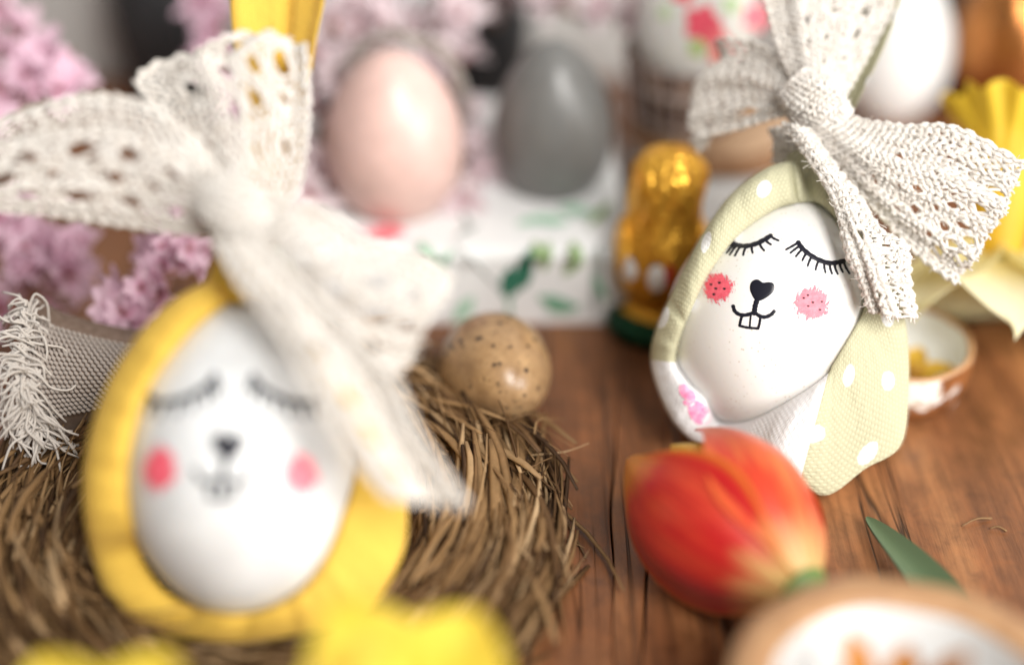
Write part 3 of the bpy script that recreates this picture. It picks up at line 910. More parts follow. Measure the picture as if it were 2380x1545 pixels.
# ------------------------------------------------------------------ left bunny egg
def bunny_left():
    c = at(562, 1066, 29.6)
    toC = CAM - c; toC /= np.linalg.norm(toC)
    vy = -toC; vx = np.cross(vy, [0, 0, 1]); vx /= np.linalg.norm(vx); vz = np.cross(vx, vy)
    ax = vz * math.cos(R(3)) + vx * math.sin(R(3)) - vy * 0.08
    F = egg_frame(ax, toC); a, b = 2.42, 3.28
    hit = EggHit(c, F, a, b, 0.08)
    t = thing('bunny_egg', 'white egg with drawn bunny face in plain yellow napkin sitting in straw nest', 'decorated egg', (c[0], c[1], 0.3))
    v, f = egg_mesh(c, F, a, b, 0.08)
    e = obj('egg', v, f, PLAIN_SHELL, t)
    for arc, n in (([(338, 915), (372, 934), (430, 925), (480, 898), (500, 872)], 8), ([(588, 872), (610, 900), (655, 925), (705, 936), (748, 926)], 8)):
        mb = MB(); stroke(mb, hit, arc, 14, 24); p = crom(arc, n); m = p.mean(0)
        for q in p: stroke(mb, hit, [q, q + np.array([(q[0] - m[0]) * 0.07, 14]), q + np.array([(q[0] - m[0]) * 0.16, 34])], 10, 7)
        mb.obj('eyelashes', INK, e)
    mb = MB(); blob(mb, hit, [(494, 1014), (515, 1005), (531, 1016), (549, 1005), (568, 1016), (563, 1044), (542, 1064), (528, 1072), (508, 1056), (496, 1036)])
    stroke(mb, hit, [(528, 1060), (522, 1085), (518, 1108)], 15); mb.obj('nose', INK, e)
    mb = MB(); stroke(mb, hit, [(452, 1092), (470, 1118), (500, 1120), (518, 1108)], 12); stroke(mb, hit, [(518, 1108), (545, 1122), (572, 1112), (583, 1090)], 12); mb.obj('mouth', INK, e)
    mb = MB(); stroke(mb, hit, [(490, 1120), (487, 1140), (487, 1155)], 11); stroke(mb, hit, [(487, 1155), (515, 1160), (543, 1156)], 11); stroke(mb, hit, [(543, 1156), (547, 1140), (548, 1122)], 11); stroke(mb, hit, [(517, 1110), (516, 1135), (515, 1158)], 10); mb.obj('teeth', INK, e)
    cheek(hit, e, 372, 1090, 50, 66, 0.12, BLUSH); cheek(hit, e, 700, 1102, 50, 60, -0.1, BLUSH_L)
    rows = [(560, 704, 522, 648, 0.04, 0), (520, 712, 470, 660, 0.28, 0), (430, 787, 370, 725, 0.30, 0), (345, 907, 265, 865, 0.30, 0), (304, 1050, 205, 1030, 0.32, 0), (303, 1190, 195, 1190, 0.32, 0),
            (347, 1328, 240, 1370, 0.32, 0), (430, 1400, 335, 1452, 0.32, 0), (560, 1426, 520, 1492, 0.32, 0), (680, 1385, 700, 1472, 0.3, 0), (755, 1300, 850, 1420, 0.22, 0), (800, 1190, 930, 1300, 0.16, 0),
            (826, 1085, 946, 1190, 0.2, 0), (790, 980, 920, 1060, 0.3, 0), (740, 890, 850, 930, 0.3, 0), (690, 790, 760, 780, 0.3, 0), (620, 717, 640, 660, 0.3, 0)]
    hood(rows, hit, t, [YELLOW_NAP], seed=9, back=0.4, bump=0.03)
    mb = MB()
    for k in range(9):
        s = k / 8 * 2 - 1
        mb.tube(crom([at(560 + s * 70, 700 - abs(s) * 20, 29.5 - 0.5 * math.cos(s * 1.5)), at(550 + s * 45, 640, 29.5 - 0.6 * math.cos(s * 1.5)), at(555 + s * 30, 570, 29.6 - 0.4 * math.cos(s * 1.5)), at(590 + s * 30, 490, 29.9)], 10), np.linspace(0.17, 0.12, 10), 8)
    mb.obj('napkin_gather', YELLOW_NAP, t)
    ear('napkin_ear', [(570, 500, 660, 490, 30.3), (575, 400, 690, 400, 30.5), (560, 250, 712, 240, 30.9), (542, 100, 735, 90, 31.2), (535, -30, 756, -30, 31.5), (560, -180, 745, -180, 31.8), (630, -300, 690, -300, 32.0)], t, YELLOW_NAP)
    kn = knot('lace_bow', at(560, 500, 28.6), at(640, 560, 28.4) - at(480, 440, 28.8), 0.62, 0.75, t, cell=0.12)
    lace_part('lace_loop', [[(560, 450, 29.3), (535, 490, 29.0), (530, 545, 29.3)], [(460, 330, 29.4), (440, 430, 29.0), (440, 540, 29.4)], [(340, 245, 29.4), (310, 380, 29.1), (310, 525, 29.5)], [(190, 225, 29.5), (150, 370, 29.2), (150, 505, 29.6)], [(20, 280, 29.7), (-10, 390, 29.4), (0, 490, 29.7)], [(-110, 350, 29.8), (-120, 420, 29.7), (-100, 500, 29.9)]],
              6.2, 3.0, kn, hole_rows(6.2, 3.0, (0.45, 0.62, 0.80), 0.95, 0.20, 21, 0.25), 31, cell=0.165, rad=0.043, ruffle=0.12)
    lace_part('lace_loop', [[(520, 470, 29.4), (570, 455, 29.1), (640, 480, 29.4)], [(440, 380, 29.6), (550, 340, 29.2), (690, 440, 29.6)], [(370, 250, 29.8), (540, 220, 29.4), (708, 330, 29.8)], [(335, 190, 30.0), (520, 130, 29.7), (712, 220, 30.0)], [(480, 130, 30.2), (600, 75, 30.0), (705, 110, 30.2)]],
              4.0, 3.3, kn, hole_rows(4.0, 3.3, (0.25, 0.5, 0.68, 0.85), 0.9, 0.19, 26, 0.3), 32, cell=0.165, rad=0.043, ruffle=0.10)
    def folded(edges, amp, k=2.5, ph=0.0):
        rows = []
        for i, (x0, y0, x1, y1, d0, d1) in enumerate(edges):
            f = min(1.0, 0.35 + i / 3)
            rows.append([(x0 + (x1 - x0) * s, y0 + (y1 - y0) * s, d0 + (d1 - d0) * s + amp * f * math.sin(2 * math.pi * k * s + ph + 0.25 * i)) for s in np.linspace(0, 1, 9)])
        return rows
    lace_part('lace_loop', folded([(600, 470, 560, 570, 28.2, 28.2), (730, 480, 620, 650, 28.1, 28.0), (850, 560, 700, 760, 28.0, 27.8), (985, 605, 815, 850, 28.0, 27.9), (1050, 650, 930, 865, 28.1, 28.0)], 0.24, 1.4, 0.6),
              4.6, 2.8, kn, hole_rows(4.6, 2.8, (0.3, 0.55, 0.8), 0.85, 0.19, 23, 0.25), 33, cell=0.165, rad=0.043, ruffle=0.05)
    lace_part('lace_tail', folded([(500, 560, 600, 560, 28.0, 28.0), (560, 660, 690, 650, 27.3, 27.5), (650, 770, 810, 760, 26.8, 27.1), (720, 890, 910, 880, 26.4, 26.8), (790, 1000, 960, 990, 26.3, 26.8), (850, 1090, 1020, 1085, 26.4, 26.9), (910, 1160, 1082, 1170, 26.5, 27.0)], 0.16, 1.2, 2.0),
              6.0, 1.8, kn, hole_rows(6.0, 1.8, (0.35, 0.7), 0.9, 0.17, 24, 0.25), 34, cell=0.165, rad=0.043, ruffle=0.05)
    return t


bunny_left()


# ------------------------------------------------------------------ straw nest
def straw_strand(rg, cx0, cy0, r0, ang, z, length, w, stray):
    n = 9; p = []
    a = ang; r = r0; d = rg.choice([-1, 1])
    dr = rg.normal(0, stray); dz = rg.normal(0, 0.10)
    wob = rg.random(3) * 6; strt = rg.uniform(0.0, 0.55)
    for k in range(n):
        s = k / (n - 1) - 0.5
        aa = ang + d * s * length / max(r0, 1.5)
        rr = r0 + dr * s * length + 0.12 * math.sin(s * 5 + wob[0])
        zz = max(0.06, z + dz * s * length * 1.4 + 0.08 * math.sin(s * 6 + wob[1]) - 0.25 * stray * s * s * length)
        arc = np.array([rr * math.cos(aa), rr * math.sin(aa)])
        st = np.array([r0 * math.cos(ang) - d * s * length * math.sin(ang), r0 * math.sin(ang) + d * s * length * math.cos(ang)]) + dr * s * length * np.array([math.cos(ang), math.sin(ang)])
        q = arc * (1 - strt) + st * strt
        p.append((cx0 + q[0], cy0 + q[1], zz))
    return np.array(p)


def nest():
    cx0, cy0 = -5.5, 23.6
    t = thing('straw_nest', 'wreath nest of dry brown straw around the yellow bunny egg', 'nest', (cx0, cy0, 0))
    rg = np.random.default_rng(42); mb = MB(); big = []
    for i in range(5200):
        th = rg.random() * 2 * math.pi
        tube_a = rg.random() * 2 * math.pi; q = math.sqrt(rg.random())
        r0 = 5.0 + 1.75 * q * math.cos(tube_a)
        fr = min(1.0, max(0.0, (math.sin(th) + 0.95) / 0.75)); fr = fr if abs(math.cos(th)) < 0.85 else max(fr, 0.75)
        z = (0.70 + 0.68 * q * math.sin(tube_a)) * (0.30 + 0.70 * fr)
        w = rg.choice([0.018, 0.025, 0.035, 0.05, 0.075, 0.11]) * rg.uniform(0.8, 1.2); L = rg.uniform(2.5, 7.0)
        p = straw_strand(rg, cx0, cy0, r0, th, z, L, w, rg.choice([0.06, 0.14, 0.30]))
        if p[:, 0].max() > 1.75 and rg.random() < 0.93: continue
        # keep the strands out of the egg's seat
        rr = np.hypot(p[:, 0] - cx0, p[:, 1] - cy0)
        low = rr < 3.5
        p[low, 2] = np.minimum(p[low, 2], 0.40)
        tone = rg.random()
        vis = p[:, 2].max() > 1.15 and math.cos(th) > -0.2 and w > 0.05
        if vis and len(big) < 110: big.append((p, w, tone))
        else: mb.tube(p, w * np.array([0.45, 0.8, 1, 1.05, 1, 1, 0.95, 0.75, 0.4]), 4, ref=np.array([0.1, 0.1, 1.0]), flat=0.6, uv0=tone)
    # floor of the nest and loose ends
    for i in range(260):
        x, y = rg.normal(0, 1.7, 2); a = rg.random() * 6.28; L = rg.uniform(1.5, 4)
        p = np.array([(cx0 + x + (s - 0.5) * L * math.cos(a), cy0 + y + (s - 0.5) * L * math.sin(a), 0.18 + 0.22 * rg.random()) for s in np.linspace(0, 1, 5)])
        mb.tube(p, rg.uniform(0.04, 0.10), 5, ref=np.array([0.1, 0.1, 1.0]), flat=0.45, uv0=rg.random() * 0.6)
    for i in range(40):
        th = rg.uniform(-0.9, 1.5); r1 = rg.uniform(5.0, 6.6); L = rg.uniform(0.6, 1.8); a = th + rg.normal(0, 0.9)
        b0 = np.array([cx0 + r1 * math.cos(th), cy0 + r1 * math.sin(th), rg.uniform(0.3, 1.5)])
        e = b0 + np.array([math.cos(a) * L, math.sin(a) * L, rg.normal(0, 0.3)]); e[2] = max(e[2], 0.08)
        mid = (b0 + e) / 2 + rg.normal(0, 0.15, 3); mid[2] = max(mid[2], 0.1)
        mb.tube(crom([b0, mid, e], 7), np.linspace(0.032, 0.010, 7), 5, flat=0.6, uv0=rg.uniform(0.3, 1))
    mb.obj('straw_tangle', STRAW, t, kind='stuff')
    for p, w, tone in big:
        m = MB(); m.tube(p, 1.1 * w * np.array([0.45, 0.8, 1, 1.05, 1, 1, 0.95, 0.75, 0.4]), 6, ref=np.array([0.1, 0.1, 1.0]), flat=0.5, uv0=0.25 + 0.75 * tone)
        m.obj('straw', STRAW, t)


nest()


# ------------------------------------------------------------------ quail egg
def single_egg(name, label, c, a, b, m, axis=(0, 0, 1), k=0.16, group=None, base=None):
    F = egg_frame(axis, (0.01, -1, 0.02)); v, f = egg_mesh(np.array(c), F, a, b, k)
    return obj(name, v, f, m, loc=(c[0], c[1], v[:, 2].min()), label=label, cat='egg', group=group)


qc = on_z(1153, 862, 1.38)
single_egg('quail_egg', 'small tan quail egg with dark speckles on table behind straw nest', qc, 1.40, 1.72, m_quail(), axis=(0.25, -0.9, 0.25), k=0.12)

# ------------------------------------------------------------------ box with floral print and the eggs standing in it
BX0, BX1, BY0, BY1, BH = -6.8, 3.15, 32.2, 41.5, 2.4
pink_c = np.append(on_z(915, 318, 4.45)[:2], 4.45); grey_c = np.append(on_z(1285, 288, 4.15)[:2], 4.15)
EG = [(pink_c, 1.92, 2.5), (grey_c, 1.70, 2.5)]


def floral_box():
    t = thing('floral_box', 'white box with green leaf print under the pink and grey eggs', 'box', ((BX0 + BX1) / 2, (BY0 + BY1) / 2, 0))
    bm_ = m_noisy('white_printed_card', (0.78, 0.79, 0.79), (0.83, 0.84, 0.84), 30, 0.75, 0.25, 0.05)
    nx, ny = 150, 90
    xs = np.linspace(BX0, BX1, nx); ysx = np.linspace(BY0, BY1, ny); X, Y = np.meshgrid(xs, ysx, indexing='ij')
    e = np.minimum(np.minimum(X - BX0, BX1 - X), np.minimum(Y - BY0, BY1 - Y)); Z = np.full_like(X, BH) - 0.25 * np.clip(1 - e / 0.3, 0, 1) ** 2
    Z += 0.03 * np.sin(X * 1.3 + Y) + 0.02 * np.sin(Y * 2.1)
    for c, a, b in EG:
        r = np.hypot(X - c[0], Y - c[1]); tz = np.clip(1 - (r / (a * 1.08)) ** 2, 0, None)
        Z = np.where(r < a * 1.08, np.minimum(Z, c[2] - (b + 0.02) * np.sqrt(tz)), Z)
    v = np.stack([X, Y, Z], 2).reshape(-1, 3)
    obj('lid', v, grid_faces(nx, ny), bm_, t, smooth=True)
    z1 = BH - 0.25
    w = np.array([[x, y, z] for z in (0.01, z1) for x, y in ((BX0, BY0), (BX1, BY0), (BX1, BY1), (BX0, BY1))])
    obj('side', w, [(0, 1, 5, 4), (1, 2, 6, 5), (2, 3, 7, 6), (3, 0, 4, 7), (3, 2, 1, 0)], bm_, t, smooth=False)
    cols = {'dark': mat('print_dark_green', (0.03, 0.16, 0.10), 0.7), 'mid': mat('print_green', (0.18, 0.38, 0.25), 0.7), 'light': mat('print_light_green', (0.38, 0.60, 0.45), 0.7),
            'olive': mat('print_olive', (0.32, 0.46, 0.22), 0.7), 'grey': mat('print_grey', (0.35, 0.38, 0.36), 0.7), 'red': mat('print_coral', (0.85, 0.22, 0.25), 0.7), 'pink': mat('print_pink', (0.88, 0.62, 0.66), 0.7)}

    lift = [0.0]

    def spot(px, py):
        p = on_y(px, py, BY0 - 0.015 - lift[0])
        if p[2] > z1:
            p = on_z(px, py, BH + 0.06 + lift[0])
            return p
        return p

    def leaf(px, py, dx, dy, w, col):
        n = 12; v = []; lift[0] += 0.002
        for i in range(n):
            s = i / (n - 1); ww = w * math.sin(math.pi * min(1, s * 0.96 + 0.02)) ** 0.8
            l = math.hypot(dx, dy); nx_, ny_ = -dy / l, dx / l
            for o in (-0.5, 0, 0.5): v.append(spot(px + dx * s + nx_ * ww * o, py + dy * s + ny_ * ww * o))
        mb = MB(); mb.add(v, grid_faces(n, 3)); mb.obj('leaf_print', cols[col], t)
    for q in ((975, 560, 40, 70, 34, 'light'), (1100, 690, -45, 60, 34, 'light'), (1170, 690, 20, -70, 34, 'dark'), (1188, 690, 50, -115, 34, 'dark'), (1215, 672, 20, -60, 22, 'dark'),
              (1185, 740, -3, -60, 10, 'mid'), (1240, 560, 30, 60, 30, 'olive'), (1275, 560, -10, 70, 26, 'olive'), (1330, 560, 20, 60, 30, 'olive'), (1310, 640, 40, -40, 24, 'olive'),
              (1250, 690, 90, 30, 32, 'mid'), (1270, 720, 80, -8, 26, 'mid'), (1395, 560, -15, 170, 26, 'grey'), (1380, 640, 30, 60, 20, 'mid'), (1050, 560, 120, 120, 7, 'grey'), (1060, 470, 40, 70, 10, 'grey'),
              (1115, 520, -60, 30, 9, 'grey'), (1230, 505, 90, 10, 24, 'light'), (1300, 480, 80, 14, 22, 'light'), (1200, 520, 70, -16, 18, 'light'), (1420, 470, -50, 50, 20, 'olive'),
              (810, 548, 140, -12, 42, 'pink'), (850, 550, 90, -18, 34, 'red'), (620, 560, 60, 90, 30, 'mid'), (1010, 640, 40, -60, 22, 'light')):
        leaf(*q)
    return t


floral_box()
single_egg('egg', 'matte pale pink egg standing on floral box', pink_c, EG[0][1], EG[0][2], m_shell('pink_egg_paint', (0.72, 0.50, 0.45), 0.33), k=0.13)
single_egg('egg', 'dark grey egg standing on floral box', grey_c, EG[1][1], EG[1][2], m_shell('grey_egg_paint', (0.17, 0.17, 0.165), 0.30), k=0.15)

# glittery wire wreath behind the pink egg
mb = MB(); wc = pink_c + np.array([0.1, 1.75, -0.35]); rg = np.random.default_rng(4)
for k in range(9):
    a = np.linspace(0, 2 * math.pi, 40); rr = 1.85 + 0.10 * np.sin(a * 7 + k) + rg.normal(0, 0.05)
    p = np.stack([wc[0] + rr * np.cos(a), wc[1] + 0.15 * np.sin(a * 5 + k * 2), wc[2] + 0.45 + rr * 1.12 * np.sin(a) + 0.1 * np.cos(a * 6 + k)], 1)
    mb.tube(p, 0.045, 5, cap=False)
mb.obj('wire_wreath', m_noisy('grey_brown_wire', (0.20, 0.15, 0.12), (0.62, 0.58, 0.54), 300, 0.4, 0.5, 0.3, 0.3), loc=(wc[0], wc[1], 2.4), label='grey brown wire ring standing behind pale pink egg', cat='wreath')

# ------------------------------------------------------------------ gold foil figure
def foil_figure():
    base = on_z(1522, 850, 0.0); bx, by = base[0] + 0.1, base[1] + 1.9
    t = thing('foil_figure', 'gold foil wrapped chocolate figure on dark green base behind the green napkin egg', 'chocolate figure', (bx, by, 0))
    FO = m_foil('gold_foil', (0.86, 0.46, 0.06), 0.38)
    prof = [(0.0, 0.25, 0.01), (0.2, 0.85, 0.0), (0.7, 0.95, 0.0), (1.0, 0.72, 0.0), (1.25, 0.80, 0), (1.9, 1.12, 0.05), (2.6, 1.22, 0.05), (3.3, 1.18, 0.05), (3.9, 1.04, 0.06), (4.3, 0.96, 0.1), (4.8, 0.98, 0.12), (5.4, 1.0, 0.14), (5.9, 0.86, 0.16), (6.25, 0.5, 0.18), (6.38, 0.06, 0.18)]
    P = crom([(r, z * 0.87, o) for z, r, o in prof], 70); rg = np.random.default_rng(6)

    def jit(v, a):
        for i in range(len(v)):
            k = 1 + 0.035 * np.sin(a * 5 + i * 0.25) + 0.025 * np.sin(a * 11 - i * 0.4) + 0.015 * np.sin(a * 19 + i)
            v[i, :, 0] = bx + P[i, 2] + (v[i, :, 0] - bx) * k; v[i, :, 1] = by + (v[i, :, 1] - by) * k
        return v
    v, f, uv = lathe(P[:, :2], 72, bx, by, jit)
    body = obj('body', v[:], f, FO, t, uvs=uv)
    # wings, chest patches, bow and base
    for s in (-1, 1):
        th = np.linspace(0, math.pi, 14); ph = np.linspace(0, 2 * math.pi, 20, endpoint=False)
        e = np.array([[(bx + 0.05 + s * (0.98 + 0.28 * math.sin(a) * math.cos(b)), by - 0.1 + 0.75 * math.sin(a) * math.sin(b), 2.6 + 0.95 * math.cos(a)) for b in ph] for a in th])
        obj('wing', e.reshape(-1, 3), grid_faces(14, 20, closed_v=True), FO, t)

    def patch(px, py, rx, rz, m, name):
        n = 24; v = []
        c0 = on_y(px, py, by - 1.2)
        for r in (0.02, 0.6, 1.0):
            for a in np.linspace(0, 2 * math.pi, n, endpoint=False):
                x = c0[0] + rx * r * math.cos(a); z = c0[2] + rz * r * math.sin(a)
                rr = np.interp(z, P[:, 1], P[:, 0]) * 1.05; dx = x - bx - 0.05
                y = by - math.sqrt(max(0.02, rr * rr - dx * dx)) - 0.06 * (1.1 - r)
                v.append((x, y, z))
        obj(name, v, grid_faces(3, n, closed_v=True), m, t)
    W_ = mat('white_foil_print', (0.75, 0.74, 0.74), 0.4); RD = mat('red_foil_print', (0.55, 0.04, 0.02), 0.35, metal=0.3)
    patch(1455, 640, 0.30, 0.38, W_, 'white_patch'); patch(1525, 645, 0.24, 0.42, W_, 'white_patch'); patch(1556, 640, 0.13, 0.4, RD, 'red_print')
    gv, gf, guv = lathe([(0.02, 0.01), (1.25, 0.01), (1.36, 0.12), (1.34, 0.45), (1.2, 0.62), (0.9, 0.7), (0.05, 0.7)], 40, bx, by)
    obj('base', gv, gf, m_foil('dark_green_foil', (0.012, 0.06, 0.03), 0.35), t)


foil_figure()

t = thing('white_box', 'plain white box behind gold foil figure under the wood slice', 'box', (6.6, 38.7, 0))
bw = m_noisy('white_card', (0.72, 0.72, 0.72), (0.77, 0.77, 0.77), 40, 0.7, 0.25, 0.05)
x0, x1, y0, y1 = 3.9, 9.4, 35.7, 41.6
e = 0.08
pts = [(x0 + e, y0), (x1 - e, y0), (x1, y0 + e), (x1, y1 - e), (x1 - e, y1), (x0 + e, y1), (x0, y1 - e), (x0, y0 + e)]
v = [(x, y, z) for z in (0.01, 1.75) for x, y in pts]
obj('tray', v, [(i, (i + 1) % 8, 8 + (i + 1) % 8, 8 + i) for i in range(8)] + [tuple(range(8))[::-1]], bw, t, smooth=False)
v = [(6.65 + (x - 6.65) * k, 38.65 + (y - 38.65) * k, z) for k, z in ((1.02, 1.72), (1.02, 2.38), (0.995, 2.43)) for x, y in pts]
obj('lid', v, [(j * 8 + i, j * 8 + (i + 1) % 8, j * 8 + 8 + (i + 1) % 8, j * 8 + 8 + i) for j in range(2) for i in range(8)] + [tuple(range(16, 24)), tuple(range(8))[::-1]], bw, t, smooth=False)

# ------------------------------------------------------------------ wood slice, plaid cup, floral napkin egg on the box
sl = np.append(on_z(1705, 350, 3.0)[:2], 0); sl[1] = 38.4; sl[0] = 6.2
v, f, uv = lathe([(0.02, 2.46), (2.2, 2.46), (2.32, 2.52), (2.34, 3.1), (2.26, 3.18), (0.02, 3.2)], 60, sl[0], sl[1], lambda v, a: v * np.array([1, 1, 1]))
t = thing('wood_slice', 'light brown round wood slice on white box under plaid cup', 'wood slice', (sl[0], sl[1], 2.46))
obj('slice', v, f, m_noisy('raw_light_wood', (0.42, 0.25, 0.14), (0.58, 0.40, 0.26), 90, 0.7), t, uvs=uv)
mb = MB(); a = np.linspace(0, 2 * math.pi, 80, endpoint=True)
mb.tube(np.stack([sl[0] + (2.36 + 0.03 * np.sin(a * 9)) * np.cos(a), sl[1] + (2.36 + 0.03 * np.sin(a * 9)) * np.sin(a), np.full_like(a, 2.82)], 1), 0.34, 8, flat=1.0, cap=False, ref=np.array([0, 0, 1.0]))
mb.obj('bark', m_noisy('brown_bark', (0.20, 0.10, 0.05), (0.36, 0.20, 0.11), 160, 0.8, 0.2, 0.6), t)

pc = np.array([5.15, 38.2, 0])
prof = [(0.05, 3.24), (1.35, 3.24), (1.45, 3.3), (1.62, 4.2), (1.85, 5.35), (1.9, 5.5), (1.84, 5.52), (1.72, 5.3), (1.5, 4.2), (0.05, 3.5)]
v, f, uv = lathe(prof, 96, pc[0], pc[1], lambda v, a: np.stack([pc[0] + (v[..., 0] - pc[0]) * (1 + 0.03 * np.cos(a * 24)), pc[1] + (v[..., 1] - pc[1]) * (1 + 0.03 * np.cos(a * 24)), v[..., 2]], 2))
obj('plaid_cup', v, f, m_plaid(), loc=(pc[0], pc[1], 3.24), label='brown plaid pleated paper cup on wood slice', cat='cup', uvs=uv)
ec = np.array([5.25, 38.2, 6.55])
F = egg_frame((0, 0, 1), (0, -1, 0)); v, f = egg_mesh(ec, F, 1.70, 2.65, 0.12)
fl = thing('floral_egg', 'white egg with red flower pattern standing in brown plaid cup', 'decorated egg', (ec[0], ec[1], 3.9))
obj('egg', v, f, m_shell('creamy_white_shell', (0.80, 0.79, 0.76), 0.45), fl)
hitF = EggHit(ec, F, 1.70, 2.65, 0.12)
for k, (px, py, r, col) in enumerate(((1632, 55, 40, (0.72, 0.07, 0.12)), (1668, 92, 26, (0.80, 0.16, 0.18)), (1620, 112, 20, (0.38, 0.50, 0.16)), (1757, 40, 30, (0.82, 0.18, 0.24)), (1700, 12, 22, (0.45, 0.58, 0.35)), (1665, 132, 18, (0.75, 0.18, 0.14)), (1545, 30, 18, (0.5, 0.6, 0.4)), (1590, -20, 30, (0.75, 0.1, 0.15)), (1700, 120, 20, (0.8, 0.3, 0.3)))):
    mb = MB(); n = 30; aa = np.linspace(0, 2 * math.pi, n, endpoint=False)
    blob(mb, hitF, [(px + r * (1 + 0.16 * math.cos(5 * q)) * math.cos(q), py + r * (1 + 0.16 * math.cos(5 * q)) * math.sin(q)) for q in aa], 0.012)
    mb.obj('flower_print' if col[0] > 0.6 else 'leaf_print', m_noisy('print_%d' % k, col, tuple(min(1, c * 1.25 + 0.05) for c in col), 500, 0.7, 0.2, 0), fl)

# ------------------------------------------------------------------ white and copper eggs at the back right
wc_ = on_z(2078, 112, 2.75)
single_egg('egg', 'plain white egg behind lace bow at back right', wc_, 1.85, 2.72, m_shell('white_egg_back', (0.82, 0.82, 0.81), 0.45), k=0.10)
cc_ = on_z(2348, 92, 2.75)
cop = m_shell('copper_paint', (0.50, 0.20, 0.06), 0.22); cop.node_tree.nodes['Principled BSDF'].inputs['Metallic'].default_value = 0.85
single_egg('egg', 'shiny copper egg at back right behind yellow daffodil', cc_, 2.05, 2.72, cop, k=0.10)

# ------------------------------------------------------------------ flowers
def petal_grid(n, k, fn):
    v = []; uv = []
    for i in range(n):
        for j in range(k):
            t = i / (n - 1); s = j / (k - 1) * 2 - 1
            v.append(fn(t, s)); uv.append(((s + 1) / 2, t))
    return np.array(v), grid_faces(n, k), uv


def daffodil(label, c, axis, scale, roll, pet_m, cor_m, stem_pts, frill=1.0, group=None, cor_len=2.6, petal_back=0.25, seed=0):
    """c: where petals meet, axis: the way the trumpet points"""
    ax = np.array(axis, float); ax /= np.linalg.norm(ax)
    e1 = np.cross(ax, [0.3, 0.2, 1.0]); e1 /= np.linalg.norm(e1); e2 = np.cross(ax, e1)
    base = np.array(c, float)
    t = thing('daffodil', label, 'flower', (c[0], c[1], 0.0), group)
    rg = np.random.default_rng(seed)

    def cor(t_, s):
        a = s * math.pi; r = (0.55 + 0.45 * t_ ** 1.5 + 0.55 * max(0, t_ - 0.78) / 0.22 * 0.8) * (1 + 0.06 * frill * t_ ** 3 * math.sin(a * 17) + 0.04 * t_ ** 2 * math.sin(a * 7 + 1))
        h = cor_len * t_ + 0.12 * frill * t_ ** 4 * math.sin(a * 11 + 2)
        return base + scale * (ax * h + r * (e1 * math.cos(a) + e2 * math.sin(a)))
    v, f, uv = petal_grid(22, 140, cor); obj('trumpet', v, f, cor_m, t, uvs=uv)
    for q in range(6):
        a0 = roll + q * math.pi / 3; L = 3.1 * rg.uniform(0.92, 1.08); lay = 0.05 * (q % 2)

        def pet(t_, s):
            w = 1.35 * math.sin(math.pi * min(1, 0.10 + 0.90 * t_)) ** 0.75 * (1 if t_ < 0.999 else 0.05)
            d = e1 * math.cos(a0) + e2 * math.sin(a0); sd = -e1 * math.sin(a0) + e2 * math.cos(a0)
            out = 0.35 + L * t_ * math.cos(petal_back * t_)
            up = -L * t_ * math.sin(petal_back) * 0.8 + 0.28 * s * s + 0.08 * math.sin(s * 5 + q) * t_ - lay + 0.1 * math.sin(t_ * 5 + q)
            p = base + scale * (d * out + sd * s * w + ax * up)
            p[2] = max(p[2], 0.05 + 0.01 * q); return p
        v, f, uv = petal_grid(16, 13, pet); obj('petal', v, f, pet_m, t, uvs=uv)
    mb = MB(); mb.tube(crom(stem_pts, 20), np.linspace(0.32, 0.26, 20) * scale, 10); mb.obj('stem', STEM, t)
    return t


STEM = m_noisy('flower_stem_green', (0.12, 0.20, 0.05), (0.22, 0.32, 0.10), 120, 0.5, 0.4, 0.1)
PALE_Y = m_petal('pale_yellow_petal', (0.88, 0.78, 0.36), (0.93, 0.87, 0.58), vein=0.2, trans=0.35)
DEEP_Y = m_petal('deep_yellow_trumpet', (0.80, 0.50, 0.03), (0.88, 0.62, 0.05), vein=0.3, trans=0.35)
YEL = m_petal('yellow_petal', (0.84, 0.74, 0.28), (0.86, 0.66, 0.07), vein=0.2, trans=0.35)

c = at(2312, 600, 38.0)
daffodil('pale yellow daffodil with deep yellow trumpet lying at right behind birch dish', c, at(2365, 180, 38.6) - c, 1.25, 0.2, PALE_Y, DEEP_Y,
         [c, c + np.array([0.6, -0.2, -0.8]), c + np.array([2.5, -0.5, -1.6]), c + np.array([7, 0.5, -1.9])], cor_len=3.4, petal_back=0.95, seed=2)
c = at(940, 1735, 23.5)
daffodil('blurred yellow daffodil at bottom in front of straw nest', c, (0.15, -0.35, 0.9), 0.78, 0.3, YEL, YEL, [c, c + np.array([0, 0.4, -0.8]), c + np.array([0.8, -1.5, -2.4]), (c[0] + 2.5, c[1] - 5, 0.4)], cor_len=2.0, petal_back=-0.35, seed=3)
c = at(215, 1840, 23.5)
daffodil('blurred yellow daffodil at bottom left corner of the straw nest', c, (-0.1, -0.35, 0.9), 0.74, 0.55, YEL, YEL, [c, c + np.array([0, 0.4, -0.8]), c + np.array([-0.8, -1.5, -2.0]), (c[0] - 2.5, c[1] - 5, 0.4)], cor_len=2.0, petal_back=-0.3, seed=4)


